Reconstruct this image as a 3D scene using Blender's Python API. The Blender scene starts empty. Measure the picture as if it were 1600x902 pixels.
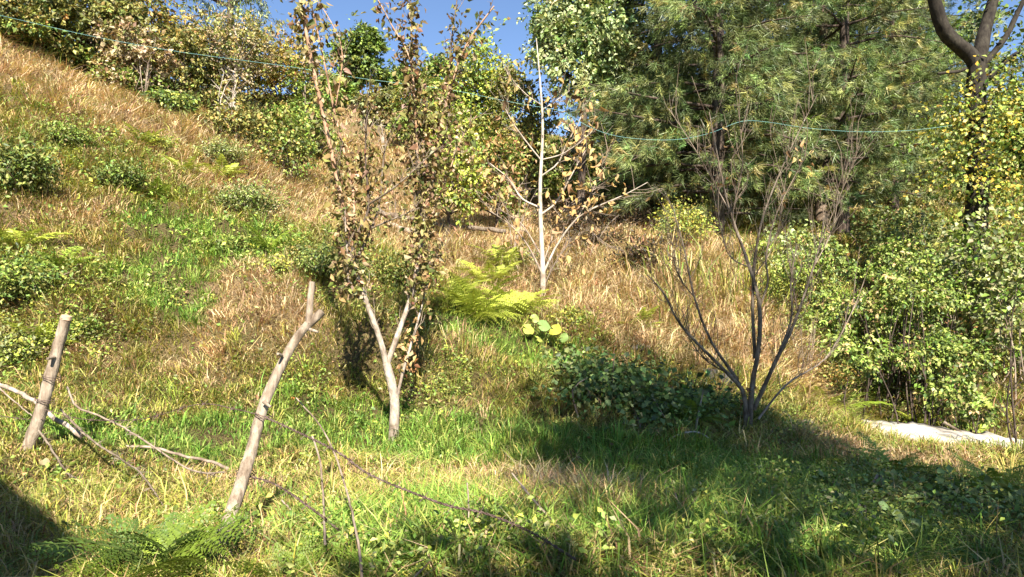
import bpy, math, random
import numpy as np
from mathutils import Vector
R = math.radians
rng = np.random.default_rng(7)
random.seed(7)

# ------------------------------------------------------------------ camera, sky, sun, exposure
scene = bpy.context.scene
COL = scene.collection
CZ = 1.3                                   # eye height
TANH = 0.767                               # tan of half the horizontal field of view
K = TANH / 800.0                           # metres per photo pixel per metre of depth
cam_d = bpy.data.cameras.new("camera"); cam = bpy.data.objects.new("camera", cam_d); COL.objects.link(cam)
cam.location = (0, 0, CZ); cam.rotation_euler = (R(90), 0, 0)
cam_d.sensor_width = 36; cam_d.lens = 18 / TANH; cam_d.clip_start = 0.05; cam_d.clip_end = 600
scene.camera = cam
SUN_AZ, SUN_EL = R(11), R(43)              # behind the camera, a little to the right
S = Vector((math.sin(SUN_AZ) * math.cos(SUN_EL), -math.cos(SUN_AZ) * math.cos(SUN_EL), math.sin(SUN_EL)))
world = bpy.data.worlds.new("World"); scene.world = world; world.use_nodes = True
wn = world.node_tree.nodes; wl = world.node_tree.links
sky = wn.new("ShaderNodeTexSky"); sky.sky_type = 'NISHITA'; sky.sun_disc = False
sky.sun_elevation = SUN_EL; sky.sun_rotation = math.atan2(S.x, S.y)
sky.altitude = 2500; sky.air_density = 1.0; sky.dust_density = 0.2; sky.ozone_density = 3.0
wn["Background"].inputs["Strength"].default_value = 0.075
wl.new(sky.outputs[0], wn["Background"].inputs[0])
sd = bpy.data.lights.new("sun", 'SUN'); so = bpy.data.objects.new("sun", sd); COL.objects.link(so)
sd.energy = 5.0; sd.angle = R(0.5); sd.color = (1.0, 0.93, 0.83)
so.rotation_euler = (-S).to_track_quat('-Z', 'Y').to_euler()
scene.view_settings.view_transform = 'Standard'; scene.view_settings.look = 'None'
scene.view_settings.exposure = 1.6; scene.view_settings.gamma = 1.0
scene.cycles.max_bounces = 6; scene.cycles.transmission_bounces = 4; scene.cycles.diffuse_bounces = 2
scene.cycles.transparent_max_bounces = 4

# ------------------------------------------------------------------ numeric helpers
def W(px, py, Y):
    return np.array([(px - 800) * K * Y, Y, CZ + (451 - py) * K * Y])
def norm(a):
    return a / np.maximum(np.linalg.norm(a, axis=-1, keepdims=True), 1e-9)
_tab = np.random.default_rng(99).random((256, 256))
def vnoise(x, y, seed=0):
    x = np.asarray(x, float) + seed * 17.31; y = np.asarray(y, float) + seed * 9.77
    xi = np.floor(x).astype(int); yi = np.floor(y).astype(int)
    fx = x - xi; fy = y - yi; fx = fx * fx * (3 - 2 * fx); fy = fy * fy * (3 - 2 * fy)
    a = _tab[xi & 255, yi & 255]; b = _tab[(xi + 1) & 255, yi & 255]
    c = _tab[xi & 255, (yi + 1) & 255]; d = _tab[(xi + 1) & 255, (yi + 1) & 255]
    return (a * (1 - fx) + b * fx) * (1 - fy) + (c * (1 - fx) + d * fx) * fy - 0.5
def fbm(x, y, seed=0, o=3):
    r = 0; a = 1.0
    for i in range(o):
        r = r + a * vnoise(x * 2 ** i, y * 2 ** i, seed + i); a *= 0.5
    return r

# ------------------------------------------------------------------ terrain: heights through surveyed points
CP = [  # photo x, photo y, distance
 (-300,902,2.5),(0,902,2.5),(300,902,2.5),(600,902,2.45),(900,902,2.4),(1200,902,2.4),(1600,902,2.5),(1900,902,2.7),
 (-300,740,3.9),(0,735,3.8),(60,690,4.1),(300,720,4.3),(480,745,4.4),(613,700,5.2),(700,745,4.4),(850,715,5.2),(1000,705,5.5),(1165,676,6.2),
 (1000,800,3.5),(1300,800,3.6),(1550,810,3.7),
 (1280,680,6.6),(1380,690,7.2),(1600,722,6.4),(1900,750,6.2),
 (-200,620,4.9),(0,620,4.9),(200,640,5.2),(400,640,5.3),(560,640,5.8),
 (-200,480,5.8),(0,500,5.8),(200,520,6.0),(400,520,6.3),(560,500,6.6),
 (0,400,6.6),(200,420,7.0),(400,430,7.2),(560,440,7.8),
 (0,300,7.8),(200,320,8.5),(400,350,9.4),(540,390,9.2),
 (0,200,9.3),(150,230,10.2),(330,270,11.5),(470,320,12.5),
 (0,85,11.5),(120,130,12.2),(250,185,12.9),(390,240,13.6),(500,290,14.5),
 (-300,60,10.0),(-300,300,7.0),
 (680,600,6.2),(700,505,7.3),(760,530,7.3),(860,545,7.4),(950,555,7.6),(1050,565,7.8),(1140,600,7.6),(1230,650,7.2),
 (1000,640,6.5),(880,630,6.3),
 (800,500,8.2),(850,468,9.4),(950,490,8.9),(1060,500,9.0),(1180,530,8.8),(1290,570,8.4),
 (850,400,11.8),(950,400,12.0),(1050,390,12.5),(1200,420,11.5),(680,430,10),(620,380,11.5),(720,360,13.5),
 (600,300,16),(700,290,17.5),(850,350,15.5),(1000,350,15.5),
 (620,240,21),(560,200,25),(480,230,22),(640,165,33),(560,155,34),(780,230,25),
 (1150,350,16),(1300,355,16),(1450,330,18),(1600,330,18),(1100,300,22),(1300,290,25),(1500,270,27),
 (1400,572,9.4),(1550,585,9.2),(1450,480,12),(1600,470,12),(1800,500,11),
]
CPW = [(4.25,8.15,-.62),(4.75,8.1,-.68),(5.3,8.0,-.68),(5.9,7.9,-.6),(-10,-8,0.1),(0,-9,0.0),(10,-8,-.4),(0,-3,.15),(-5,-3,.25),(5,-3,0.0),(0,0.8,.16),(-14,3,4.2),(-20,12,9),(-26,25,12),
       (-14,32,10.5),(-5,45,10.5),(12,45,10),(25,45,12),(34,30,9),(16,4,-.6),(25,12,1.5),(14,-4,-.6),(-14,-6,1.2),(-40,0,12),
       (-45,50,16),(45,50,13),(0,62,10),(40,0,0),(-9,18,6.4),(-14,18,8.6),(-5,18,5.2)]
_c = np.array([W(*p) for p in CP] + [np.array(p, float) for p in CPW])
def _phi(r2): return 0.5 * r2 * np.log(r2 + 1e-9)
def _tps(c, lam=0.02):
    n = len(c); r2 = ((c[:, None, :2] - c[None, :, :2]) ** 2).sum(-1)
    A = np.zeros((n + 3, n + 3)); A[:n, :n] = _phi(r2) + lam * np.eye(n)
    A[:n, n] = 1; A[:n, n + 1:] = c[:, :2]; A[n, :n] = 1; A[n + 1:, :n] = c[:, :2].T
    b = np.zeros(n + 3); b[:n] = c[:, 2]
    return np.linalg.solve(A, b)
_w = _tps(_c)
def ground(x, y):
    x = np.atleast_1d(np.asarray(x, float)); y = np.atleast_1d(np.asarray(y, float))
    out = np.empty(x.shape)
    xf = x.ravel(); yf = y.ravel(); of = np.empty(xf.shape)
    for i in range(0, len(xf), 20000):
        a = xf[i:i + 20000]; b = yf[i:i + 20000]
        r2 = (a[:, None] - _c[None, :, 0]) ** 2 + (b[:, None] - _c[None, :, 1]) ** 2
        of[i:i + 20000] = _phi(r2) @ _w[:len(_c)] + _w[len(_c)] + a * _w[-2] + b * _w[-1]
    out = of.reshape(x.shape)
    d = np.hypot(x, y)
    amp = np.clip((d - 3) / 5, 0.15, 1)
    out = out + amp * (0.20 * fbm(x * 0.9, y * 0.9, 3, 2) + 0.22 * fbm(x * 2.6, y * 2.6, 5, 3) + .05 * fbm(x * 7.1, y * 7.1, 15, 2))
    return out
def g1(x, y): return float(ground(x, y)[0])
def hit(px, py, y0=1.5, y1=60):
    """ground point seen at a photo pixel"""
    ys = np.concatenate([np.arange(y0, 14, 0.04), np.arange(14, y1, 0.15)])
    p = np.array([(px - 800) * K * ys, ys, CZ + (451 - py) * K * ys])
    below = np.nonzero(p[2] < ground(p[0], p[1]))[0]
    if len(below) == 0: i = len(ys) - 1
    else: i = below[0]
    return np.array([p[0][i], p[1][i], g1(p[0][i], p[1][i])])

# ------------------------------------------------------------------ mesh helpers
def mk(name, V, F, mat, parent=None, col=None, smooth=False, label=None, cat=None, group=None, kind=None):
    """V (n,3); F: one (m,k) array or list of them; col (n,3)"""
    if not isinstance(F, list): F = [F]
    F = [f for f in F if len(f)]
    me = bpy.data.meshes.new(name)
    V = np.ascontiguousarray(V, dtype=np.float32)
    me.vertices.add(len(V)); me.vertices.foreach_set("co", V.ravel())
    loops = np.concatenate([f.ravel() for f in F]).astype(np.int32)
    tot = np.concatenate([np.full(len(f), f.shape[1]) for f in F]).astype(np.int32)
    st = np.concatenate([[0], np.cumsum(tot)[:-1]]).astype(np.int32)
    me.loops.add(len(loops)); me.loops.foreach_set("vertex_index", loops)
    me.polygons.add(len(tot)); me.polygons.foreach_set("loop_start", st); me.polygons.foreach_set("loop_total", tot)
    if smooth: me.polygons.foreach_set("use_smooth", np.ones(len(tot), bool))
    if col is not None:
        a = me.color_attributes.new("tint", 'FLOAT_COLOR', 'POINT')
        c4 = np.ones((len(V), 4), np.float32); c4[:, :3] = np.clip(col, 0.002, 1)
        a.data.foreach_set("color", c4.ravel())
    me.update(calc_edges=True)
    me.materials.append(mat)
    o = bpy.data.objects.new(name, me); COL.objects.link(o)
    if parent is not None: o.parent = parent
    tag(o, label, cat, group, kind)
    return o
def tag(o, label=None, cat=None, group=None, kind=None):
    if label: o["label"] = label
    if cat: o["category"] = cat
    if group: o["group"] = group
    if kind: o["kind"] = kind
    return o
def empty(name, loc, label, cat, group=None):
    o = bpy.data.objects.new(name, None); COL.objects.link(o); o.location = tuple(loc); o.empty_display_size = .1
    return tag(o, label, cat, group)
def copy_obj(o, parent=None):
    c = o.copy(); COL.objects.link(c); c.parent = parent
    return c

class Bag:
    """collects vertices, faces and colours"""
    def __init__(s): s.V = []; s.F = {3: [], 4: []}; s.C = []; s.n = 0
    def add(s, V, F, col):
        V = np.asarray(V, float); F = np.asarray(F)
        s.V.append(V); s.F[F.shape[1]].append(F + s.n)
        c = np.asarray(col, float)
        if c.ndim == 1: c = np.tile(c, (len(V), 1))
        s.C.append(c); s.n += len(V)
    def build(s, name, mat, parent=None, origin=None, smooth=False, **k):
        V = np.concatenate(s.V)
        if origin is not None: V = V - np.asarray(origin)
        F = [np.concatenate(f) for f in s.F.values() if f]
        return mk(name, V, F, mat, parent, np.concatenate(s.C), smooth, **k)

def smooth_path(pts, n):
    pts = np.asarray(pts, float)
    if len(pts) == 2: pts = np.array([pts[0], pts.mean(0), pts[1]])
    d = np.concatenate([[0], np.cumsum(np.linalg.norm(np.diff(pts, axis=0), axis=1))]); d /= d[-1]
    t = np.linspace(0, 1, n); P = np.vstack([2 * pts[0] - pts[1], pts, 2 * pts[-1] - pts[-2]])
    out = np.empty((n, pts.shape[1]))
    for j, tt in enumerate(t):
        i = min(np.searchsorted(d, tt, 'right') - 1, len(pts) - 2); i = max(i, 0)
        u = (tt - d[i]) / max(d[i + 1] - d[i], 1e-9)
        p0, p1, p2, p3 = P[i], P[i + 1], P[i + 2], P[i + 3]
        out[j] = 0.5 * (2 * p1 + (p2 - p0) * u + (2 * p0 - 5 * p1 + 4 * p2 - p3) * u * u + (3 * p1 - p0 - 3 * p2 + p3) * u ** 3)
    return out
def tube(bag, pts, r0, r1, sides=6, col=(.2, .15, .1), n=None, rough=0.0, rads=None, cap=True):
    pts = np.asarray(pts, float)
    if n: pts = smooth_path(pts, n)
    m = len(pts)
    rad = np.linspace(r0, r1, m) if rads is None else np.interp(np.linspace(0, 1, m), np.linspace(0, 1, len(rads)), rads)
    T = norm(np.gradient(pts, axis=0))
    ref = np.array([1., 0, 0]) if abs(T[0][0]) < .8 else np.array([0, 0, 1.])
    A = []
    a = ref
    for i in range(m):
        a = a - T[i] * (a @ T[i]); a = a / (np.linalg.norm(a) + 1e-9); A.append(a)
    A = np.array(A); B = np.cross(T, A)
    th = np.arange(sides) * 2 * math.pi / sides
    rr = rad[:, None] * (1 + rough * (rng.random((m, sides)) - .5))
    V = pts[:, None, :] + rr[..., None] * (np.cos(th)[None, :, None] * A[:, None, :] + np.sin(th)[None, :, None] * B[:, None, :])
    V = V.reshape(-1, 3)
    i = np.arange(m - 1)[:, None] * sides; j = np.arange(sides)[None, :]; j2 = (j + 1) % sides
    F = np.stack([i + j, i + j2, i + sides + j2, i + sides + j], -1).reshape(-1, 4)
    bag.add(V, F, col)
    if cap:
        c = np.vstack([V[-sides:], pts[-1] + T[-1] * rad[-1] * .3]); 
        bag.add(c, np.array([[k, (k + 1) % sides, sides] for k in range(sides)]), col)
def leaves(bag, P, D, N, L, Wd, col, fold=.15, wide=.45):
    n = len(P); D = norm(D); Sd = norm(np.cross(D, N)); N = np.cross(Sd, D)
    L = np.broadcast_to(np.asarray(L, float).reshape(-1, 1), (n, 1)); Wd = np.broadcast_to(np.asarray(Wd, float).reshape(-1, 1), (n, 1))
    m = P + D * L * wide
    V = np.stack([P, m + Sd * Wd / 2 + N * Wd * fold, P + D * L - N * L * .12, m - Sd * Wd / 2 + N * Wd * fold], 1).reshape(-1, 3)
    b = (np.arange(n) * 4)[:, None]
    F = np.concatenate([b + np.array([[0, 1, 2]]), b + np.array([[0, 2, 3]])])
    bag.add(V, F, np.repeat(col, 4, axis=0))
def blades(bag, P, lean, L, Wd, col, droop=.5, up=None):
    """grass blades: P bases, lean horizontal vectors (length = how far it leans), L length"""
    n = len(P); L = np.asarray(L).reshape(-1, 1); Wd = np.asarray(Wd).reshape(-1, 1)
    upv = np.array([[0, 0, 1.]]) if up is None else up
    d0 = norm(upv + lean * .5); d1 = norm(upv * (1 - np.asarray(droop).reshape(-1, 1)) + lean * 1.4)
    Mp = P + d0 * L * .5; T = Mp + d1 * L * .5
    a = rng.random(n) * 6.283; sd = np.stack([np.cos(a), np.sin(a), 0 * a], 1)
    V = np.stack([P - sd * Wd / 2, P + sd * Wd / 2, Mp - sd * Wd * .42, Mp + sd * Wd * .42, T], 1).reshape(-1, 3)
    b = (np.arange(n) * 5)[:, None]
    F = np.concatenate([b + np.array([[0, 1, 3]]), b + np.array([[0, 3, 2]]), b + np.array([[2, 3, 4]])])
    bag.add(V, F, np.repeat(col, 5, axis=0))
def rdir(n): return norm(rng.normal(size=(n, 3)))
def pick(pal, n, var=.22):
    """n colours out of a palette [(weight, (r,g,b))...]"""
    w = np.array([p[0] for p in pal], float); w /= w.sum()
    c = np.array([p[1] for p in pal])[rng.choice(len(pal), n, p=w)]
    return c * np.array([1.0, .98, .87]) * (1 + var * rng.normal(size=(n, 1))).clip(.4, 1.8) * (1 + .08 * rng.normal(size=(n, 3)))

# ------------------------------------------------------------------ materials
def nodes(name):
    m = bpy.data.materials.new(name); m.use_nodes = True
    return m, m.node_tree.nodes, m.node_tree.links, m.node_tree.nodes["Principled BSDF"]
def leaf_mat(name, trans=.35, rough=.5, spec=.35, warm=(1.15, 1.1, .6)):
    m, N, L, B = nodes(name)
    a = N.new("ShaderNodeAttribute"); a.attribute_name = "tint"
    nz = N.new("ShaderNodeTexNoise"); nz.inputs["Scale"].default_value = 22; nz.inputs["Detail"].default_value = 2
    mr = N.new("ShaderNodeMapRange"); mr.inputs[1].default_value = .3; mr.inputs[2].default_value = .7; mr.inputs[3].default_value = .82; mr.inputs[4].default_value = 1.18
    L.new(nz.outputs[0], mr.inputs[0])
    mx = N.new("ShaderNodeVectorMath"); mx.operation = 'SCALE'
    L.new(a.outputs["Color"], mx.inputs[0]); L.new(mr.outputs[0], mx.inputs["Scale"])
    L.new(mx.outputs[0], B.inputs["Base Color"]); B.inputs["Roughness"].default_value = rough
    B.inputs["Specular IOR Level"].default_value = spec
    t = N.new("ShaderNodeBsdfTranslucent"); w = N.new("ShaderNodeVectorMath"); w.operation = 'MULTIPLY'
    w.inputs[1].default_value = warm; L.new(mx.outputs[0], w.inputs[0]); L.new(w.outputs[0], t.inputs[0])
    ms = N.new("ShaderNodeMixShader"); ms.inputs[0].default_value = trans
    L.new(B.outputs[0], ms.inputs[1]); L.new(t.outputs[0], ms.inputs[2]); L.new(ms.outputs[0], N["Material Output"].inputs[0])
    return m
def bark_mat(name, c1, c2, scale=30, bump=.5, stretch=(1, 1, .25), c3=None, rough=.9):
    m, N, L, B = nodes(name)
    tc = N.new("ShaderNodeTexCoord"); mp = N.new("ShaderNodeMapping"); mp.inputs["Scale"].default_value = stretch
    L.new(tc.outputs["Object"], mp.inputs[0])
    nz = N.new("ShaderNodeTexNoise"); nz.inputs["Scale"].default_value = scale; nz.inputs["Detail"].default_value = 6; nz.inputs["Roughness"].default_value = .65
    L.new(mp.outputs[0], nz.inputs[0])
    cr = N.new("ShaderNodeValToRGB"); cr.color_ramp.elements[0].position = .35; cr.color_ramp.elements[1].position = .65
    cr.color_ramp.elements[0].color = (*c1, 1); cr.color_ramp.elements[1].color = (*c2, 1)
    if c3: e = cr.color_ramp.elements.new(.74); e.color = (*c3, 1)
    L.new(nz.outputs[0], cr.inputs[0]); L.new(cr.outputs[0], B.inputs["Base Color"])
    B.inputs["Roughness"].default_value = rough; B.inputs["Specular IOR Level"].default_value = .2
    n2 = N.new("ShaderNodeTexNoise"); n2.inputs["Scale"].default_value = scale * .28; n2.inputs["Detail"].default_value = 4; L.new(tc.outputs["Object"], n2.inputs[0])
    c2_ = N.new("ShaderNodeValToRGB"); c2_.color_ramp.elements[0].position = .34; c2_.color_ramp.elements[0].color = (.45, .40, .36, 1); c2_.color_ramp.elements[1].position = .56; c2_.color_ramp.elements[1].color = (1.1, 1.1, 1.1, 1)
    L.new(n2.outputs[0], c2_.inputs[0]); mm = N.new("ShaderNodeMix"); mm.data_type = 'RGBA'; mm.blend_type = 'MULTIPLY'; mm.inputs[0].default_value = .85
    L.new(cr.outputs[0], mm.inputs[6]); L.new(c2_.outputs[0], mm.inputs[7]); L.new(mm.outputs[2], B.inputs["Base Color"])
    bp = N.new("ShaderNodeBump"); bp.inputs["Strength"].default_value = bump; bp.inputs["Distance"].default_value = .02
    L.new(nz.outputs[0], bp.inputs["Height"]); L.new(bp.outputs[0], B.inputs["Normal"])
    return m
M_leaf = leaf_mat("leaf", .2); M_grass = leaf_mat("grass_blade", .22, .55, .25)
M_dry = leaf_mat("dry_leaf", .25, .65, .2, (1.1, 1.0, .8)); M_needle = leaf_mat("pine_needle", .18, .45, .4)
M_post = bark_mat("post_wood", (.17, .125, .085), (.42, .345, .26), 30, 1.0, (1, 1, .18), (.22, .14, .08))
M_cut = bark_mat("cut_wood", (.38, .25, .15), (.55, .38, .25), 40, .3, (1, 1, 1))
M_pear = bark_mat("pear_bark", (.26, .20, .15), (.46, .40, .32), 34, .6, (1, 1, .5), (.55, .52, .45))
M_shoot = bark_mat("shoot_bark", (.38, .22, .13), (.52, .34, .22), 20, .2)
M_pale = bark_mat("pale_bark", (.36, .30, .23), (.54, .47, .38), 16, .3, (1, 1, .6), (.34, .28, .22))
M_dark = bark_mat("dark_bark", (.05, .035, .028), (.13, .10, .075), 24, .8, (1, 1, .3), (.17, .16, .12))
M_shade_moss = bark_mat("mossy_shade_bark", (.018, .014, .011), (.05, .042, .03), 18, .9, (1, 1, .4), (.07, .085, .03))  # near-black base paints the shade of the leaves; green flecks are moss
M_grey = bark_mat("grey_lichen_bark", (.12, .09, .062), (.24, .195, .145), 30, .6, (1, 1, .5), (.34, .34, .32))
M_twig = bark_mat("twig_bark", (.20, .15, .11), (.36, .29, .22), 20, .2)
M_redtwig = bark_mat("red_twig_bark", (.16, .115, .08), (.27, .21, .15), 20, .2)
M_wire = bark_mat("rusty_wire", (.07, .045, .035), (.17, .12, .10), 80, .3, (1, 1, 1), rough=.6)
M_stone = bark_mat("grey_stone", (.13, .12, .10), (.28, .26, .22), 9, .8, (1, 1, 1), (.16, .17, .10))
M_conc = bark_mat("weathered_concrete", (.36, .33, .275), (.54, .50, .43), 9, .9, (1, 1, 1), (.24, .21, .15))
M_wall = bark_mat("plaster", (.55, .5, .42), (.62, .57, .5), 4, .1, (1, 1, 1))
M_roof = bark_mat("tin_roof", (.22, .23, .24), (.3, .31, .32), 3, .1, (1, 1, 1), rough=.5)
def plain(name, c, rough=.5, metal=0):
    m, N, L, B = nodes(name); B.inputs["Base Color"].default_value = (*c, 1); B.inputs["Roughness"].default_value = rough; B.inputs["Metallic"].default_value = metal
    return m
M_twine = plain("cyan_twine", (.22, .45, .42), .5)
M_glass = plain("window_glass", (.03, .04, .05), .1)
def ground_mat():
    m, N, L, B = nodes("soil_and_thatch")
    tc = N.new("ShaderNodeTexCoord")
    n1 = N.new("ShaderNodeTexNoise"); n1.inputs["Scale"].default_value = 1.3; n1.inputs["Detail"].default_value = 5
    n2 = N.new("ShaderNodeTexNoise"); n2.inputs["Scale"].default_value = 55; n2.inputs["Detail"].default_value = 6; n2.inputs["Roughness"].default_value = .7
    for n in (n1, n2): L.new(tc.outputs["Object"], n.inputs[0])
    a = N.new("ShaderNodeAttribute"); a.attribute_name = "tint"
    cr = N.new("ShaderNodeValToRGB"); cr.color_ramp.elements[0].position = .35; cr.color_ramp.elements[1].position = .68
    cr.color_ramp.elements[0].color = (.22, .20, .17, 1); cr.color_ramp.elements[1].color = (1.35, 1.3, 1.2, 1)
    L.new(n2.outputs[0], cr.inputs[0])
    mx = N.new("ShaderNodeMix"); mx.data_type = 'RGBA'; mx.blend_type = 'MULTIPLY'; mx.inputs[0].default_value = 1
    L.new(a.outputs["Color"], mx.inputs[6]); L.new(cr.outputs[0], mx.inputs[7]); L.new(mx.outputs[2], B.inputs["Base Color"])
    B.inputs["Roughness"].default_value = .95; B.inputs["Specular IOR Level"].default_value = .1
    bp = N.new("ShaderNodeBump"); bp.inputs["Strength"].default_value = 1; bp.inputs["Distance"].default_value = .05
    L.new(n2.outputs[0], bp.inputs["Height"]); L.new(bp.outputs[0], B.inputs["Normal"])
    return m

# ------------------------------------------------------------------ what grows where (patches on the ground)
# photo x, y of the middle, half sizes; converted once to patches of ground in metres
def patch(px, py, rx, ry, w=1.0):
    p = hit(px, py); a = hit(px, min(py + ry, 900)); b = hit(px, py - ry)
    return (p[0], p[1], max(rx * K * p[1], .2), max(abs(b[1] - a[1]) / 2, .25), w)
def field(x, y, ps):
    f = np.zeros_like(x)
    for (a, b, rx, ry, w) in ps:
        f += w * np.exp(-((x - a) / rx) ** 2 - ((y - b) / ry) ** 2)
    return f
STRAW = [patch(*a) for a in [(60,110,150,32,1.1),(190,160,110,30,.9),(310,222,110,30,.9),(430,285,110,36,1.0),(150,330,60,30,.5),(40,330,60,50,.5),(390,440,120,35,1.0),(300,400,60,25,.3),
    (620,270,140,60,1.6),(520,270,60,50,1.0),(700,330,120,50,1.4),(640,380,80,30,.8),(900,430,150,50,1.8),(950,480,160,45,1.8),(1080,500,140,60,1.5),(1020,400,120,40,1.8),
    (1200,550,100,40,1.3),(950,350,120,30,1.5),(640,170,120,40,1.5),(150,560,120,50,.55),(330,560,120,60,.6),(470,500,90,40,.5),
    (960,790,130,30,.9),(620,750,120,28,.55),(300,760,160,35,.5),(1330,700,120,25,1.0),(1480,730,110,18,1.1),(830,760,110,25,.6),(780,640,60,40,.4),(420,870,70,40,.9),(40,470,60,40,.5)]]
GREEN = [patch(*a) for a in [(900,865,380,50,.45),(1350,840,250,60,.5),(300,370,140,35,.9),(270,450,120,45,.9),(400,400,100,30,.5),(790,545,110,25,1.4),(860,560,90,25,1.0),(690,690,140,40,1.2),(560,700,130,30,.8),(1100,750,220,35,1.6),(900,700,130,25,1.0),
    (220,690,120,30,.8),(60,680,60,30,.5),(640,850,140,40,1.0),(750,870,160,35,1.0),(300,510,60,30,.4),(430,620,90,30,.5),(1250,850,180,60,.9),(350,680,100,40,.6),(130,230,90,40,.4),(1330,500,160,60,.5)]]
LONG = [patch(*a) for a in [(640,850,160,45,1.0),(850,850,200,50,1.1),(1100,860,200,60,.8),(560,880,120,30,.6),(1120,740,200,30,.45),(690,690,110,30,.35),(950,470,300,80,.5),(1080,480,150,90,.5)]]
SHORT = [patch(*a) for a in [(350,860,50,50,1.3),(120,760,160,50,1.0),(350,730,120,40,.7),(560,760,120,25,.5),(60,690,80,30,.6)]]

# terrain mesh
def axis(lo, hi, mid0, mid1, fine, coarse):
    a = [mid0]; st = fine
    while a[-1] < mid1: a.append(a[-1] + fine)
    st = fine
    while a[-1] < hi: st = min(st * 1.12, coarse); a.append(a[-1] + st)
    b = [mid0]; st = fine
    while b[-1] > lo: st = min(st * 1.12, coarse); b.append(b[-1] - st)
    return np.array(b[:0:-1] + a)
gx = axis(-48, 48, -8, 8, .09, 1.5); gy = axis(-14, 64, 1.6, 12, .09, 1.2)
GX, GY = np.meshgrid(gx, gy); GZ = ground(GX, GY)
stv = np.clip(field(GX, GY, STRAW) + .9 * fbm(GX * .8, GY * .8, 12, 3), 0, 1.2)[..., None]
gcol = (1 - stv.clip(0, 1)) * np.array([.125, .11, .045]) + stv.clip(0, 1) * np.array([.30, .22, .125])
nx, ny = len(gx), len(gy)
ii, jj = np.meshgrid(np.arange(nx - 1), np.arange(ny - 1)); q = (jj * nx + ii).ravel()
M_ground = ground_mat()
mk("ground", np.stack([GX, GY, GZ], -1).reshape(-1, 3), np.stack([q, q + 1, q + nx + 1, q + nx], 1), M_ground,
   col=gcol.reshape(-1, 3), smooth=True, label="grassy hillside rising to the left and behind", kind="structure")

# ------------------------------------------------------------------ ground cover
def slope_at(x, y, e=.06):
    return (ground(x + e, y) - ground(x - e, y)) / (2 * e), (ground(x, y + e) - ground(x, y - e)) / (2 * e)
def scatter(n, d0=2.1, d1=40, a=49):
    th = R(1) * rng.uniform(-a, a, n); d = d0 * (d1 / d0) ** rng.random(n)
    return d * np.sin(th), d * np.cos(th), d
C_lush = [(4, (.17, .30, .05)), (3, (.25, .36, .07)), (1, (.10, .20, .035)), (1.5, (.38, .40, .12))]
C_yg = [(4, (.28, .31, .06)), (3, (.41, .38, .10)), (2.5, (.15, .22, .045)), (3.5, (.52, .41, .20)), (2.5, (.27, .17, .09))]
C_straw = [(5, (.58, .435, .26)), (3, (.66, .54, .35)), (4, (.46, .315, .19)), (1.5, (.30, .19, .10)), (1.5, (.44, .42, .15))]
LEDGE = [W(1350, 669, 7.3) + np.array([0, 0, .07]), W(1760, 727, 6.6) + np.array([0, 0, .08])]
def zone(x, y):
    s = field(x, y, STRAW) + .55 * fbm(x * 1.3, y * 1.3, 21, 3) + .5 * fbm(x * 5, y * 5, 31, 2)
    g = field(x, y, GREEN) + .5 * fbm(x * 1.5, y * 1.5, 41, 3) + .3 * fbm(x * 6, y * 6, 51, 2)
    k = np.where(s > .72 + np.maximum(g - .4, 0), 2, np.where(g > .38, 0, 1))
    return k
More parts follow.
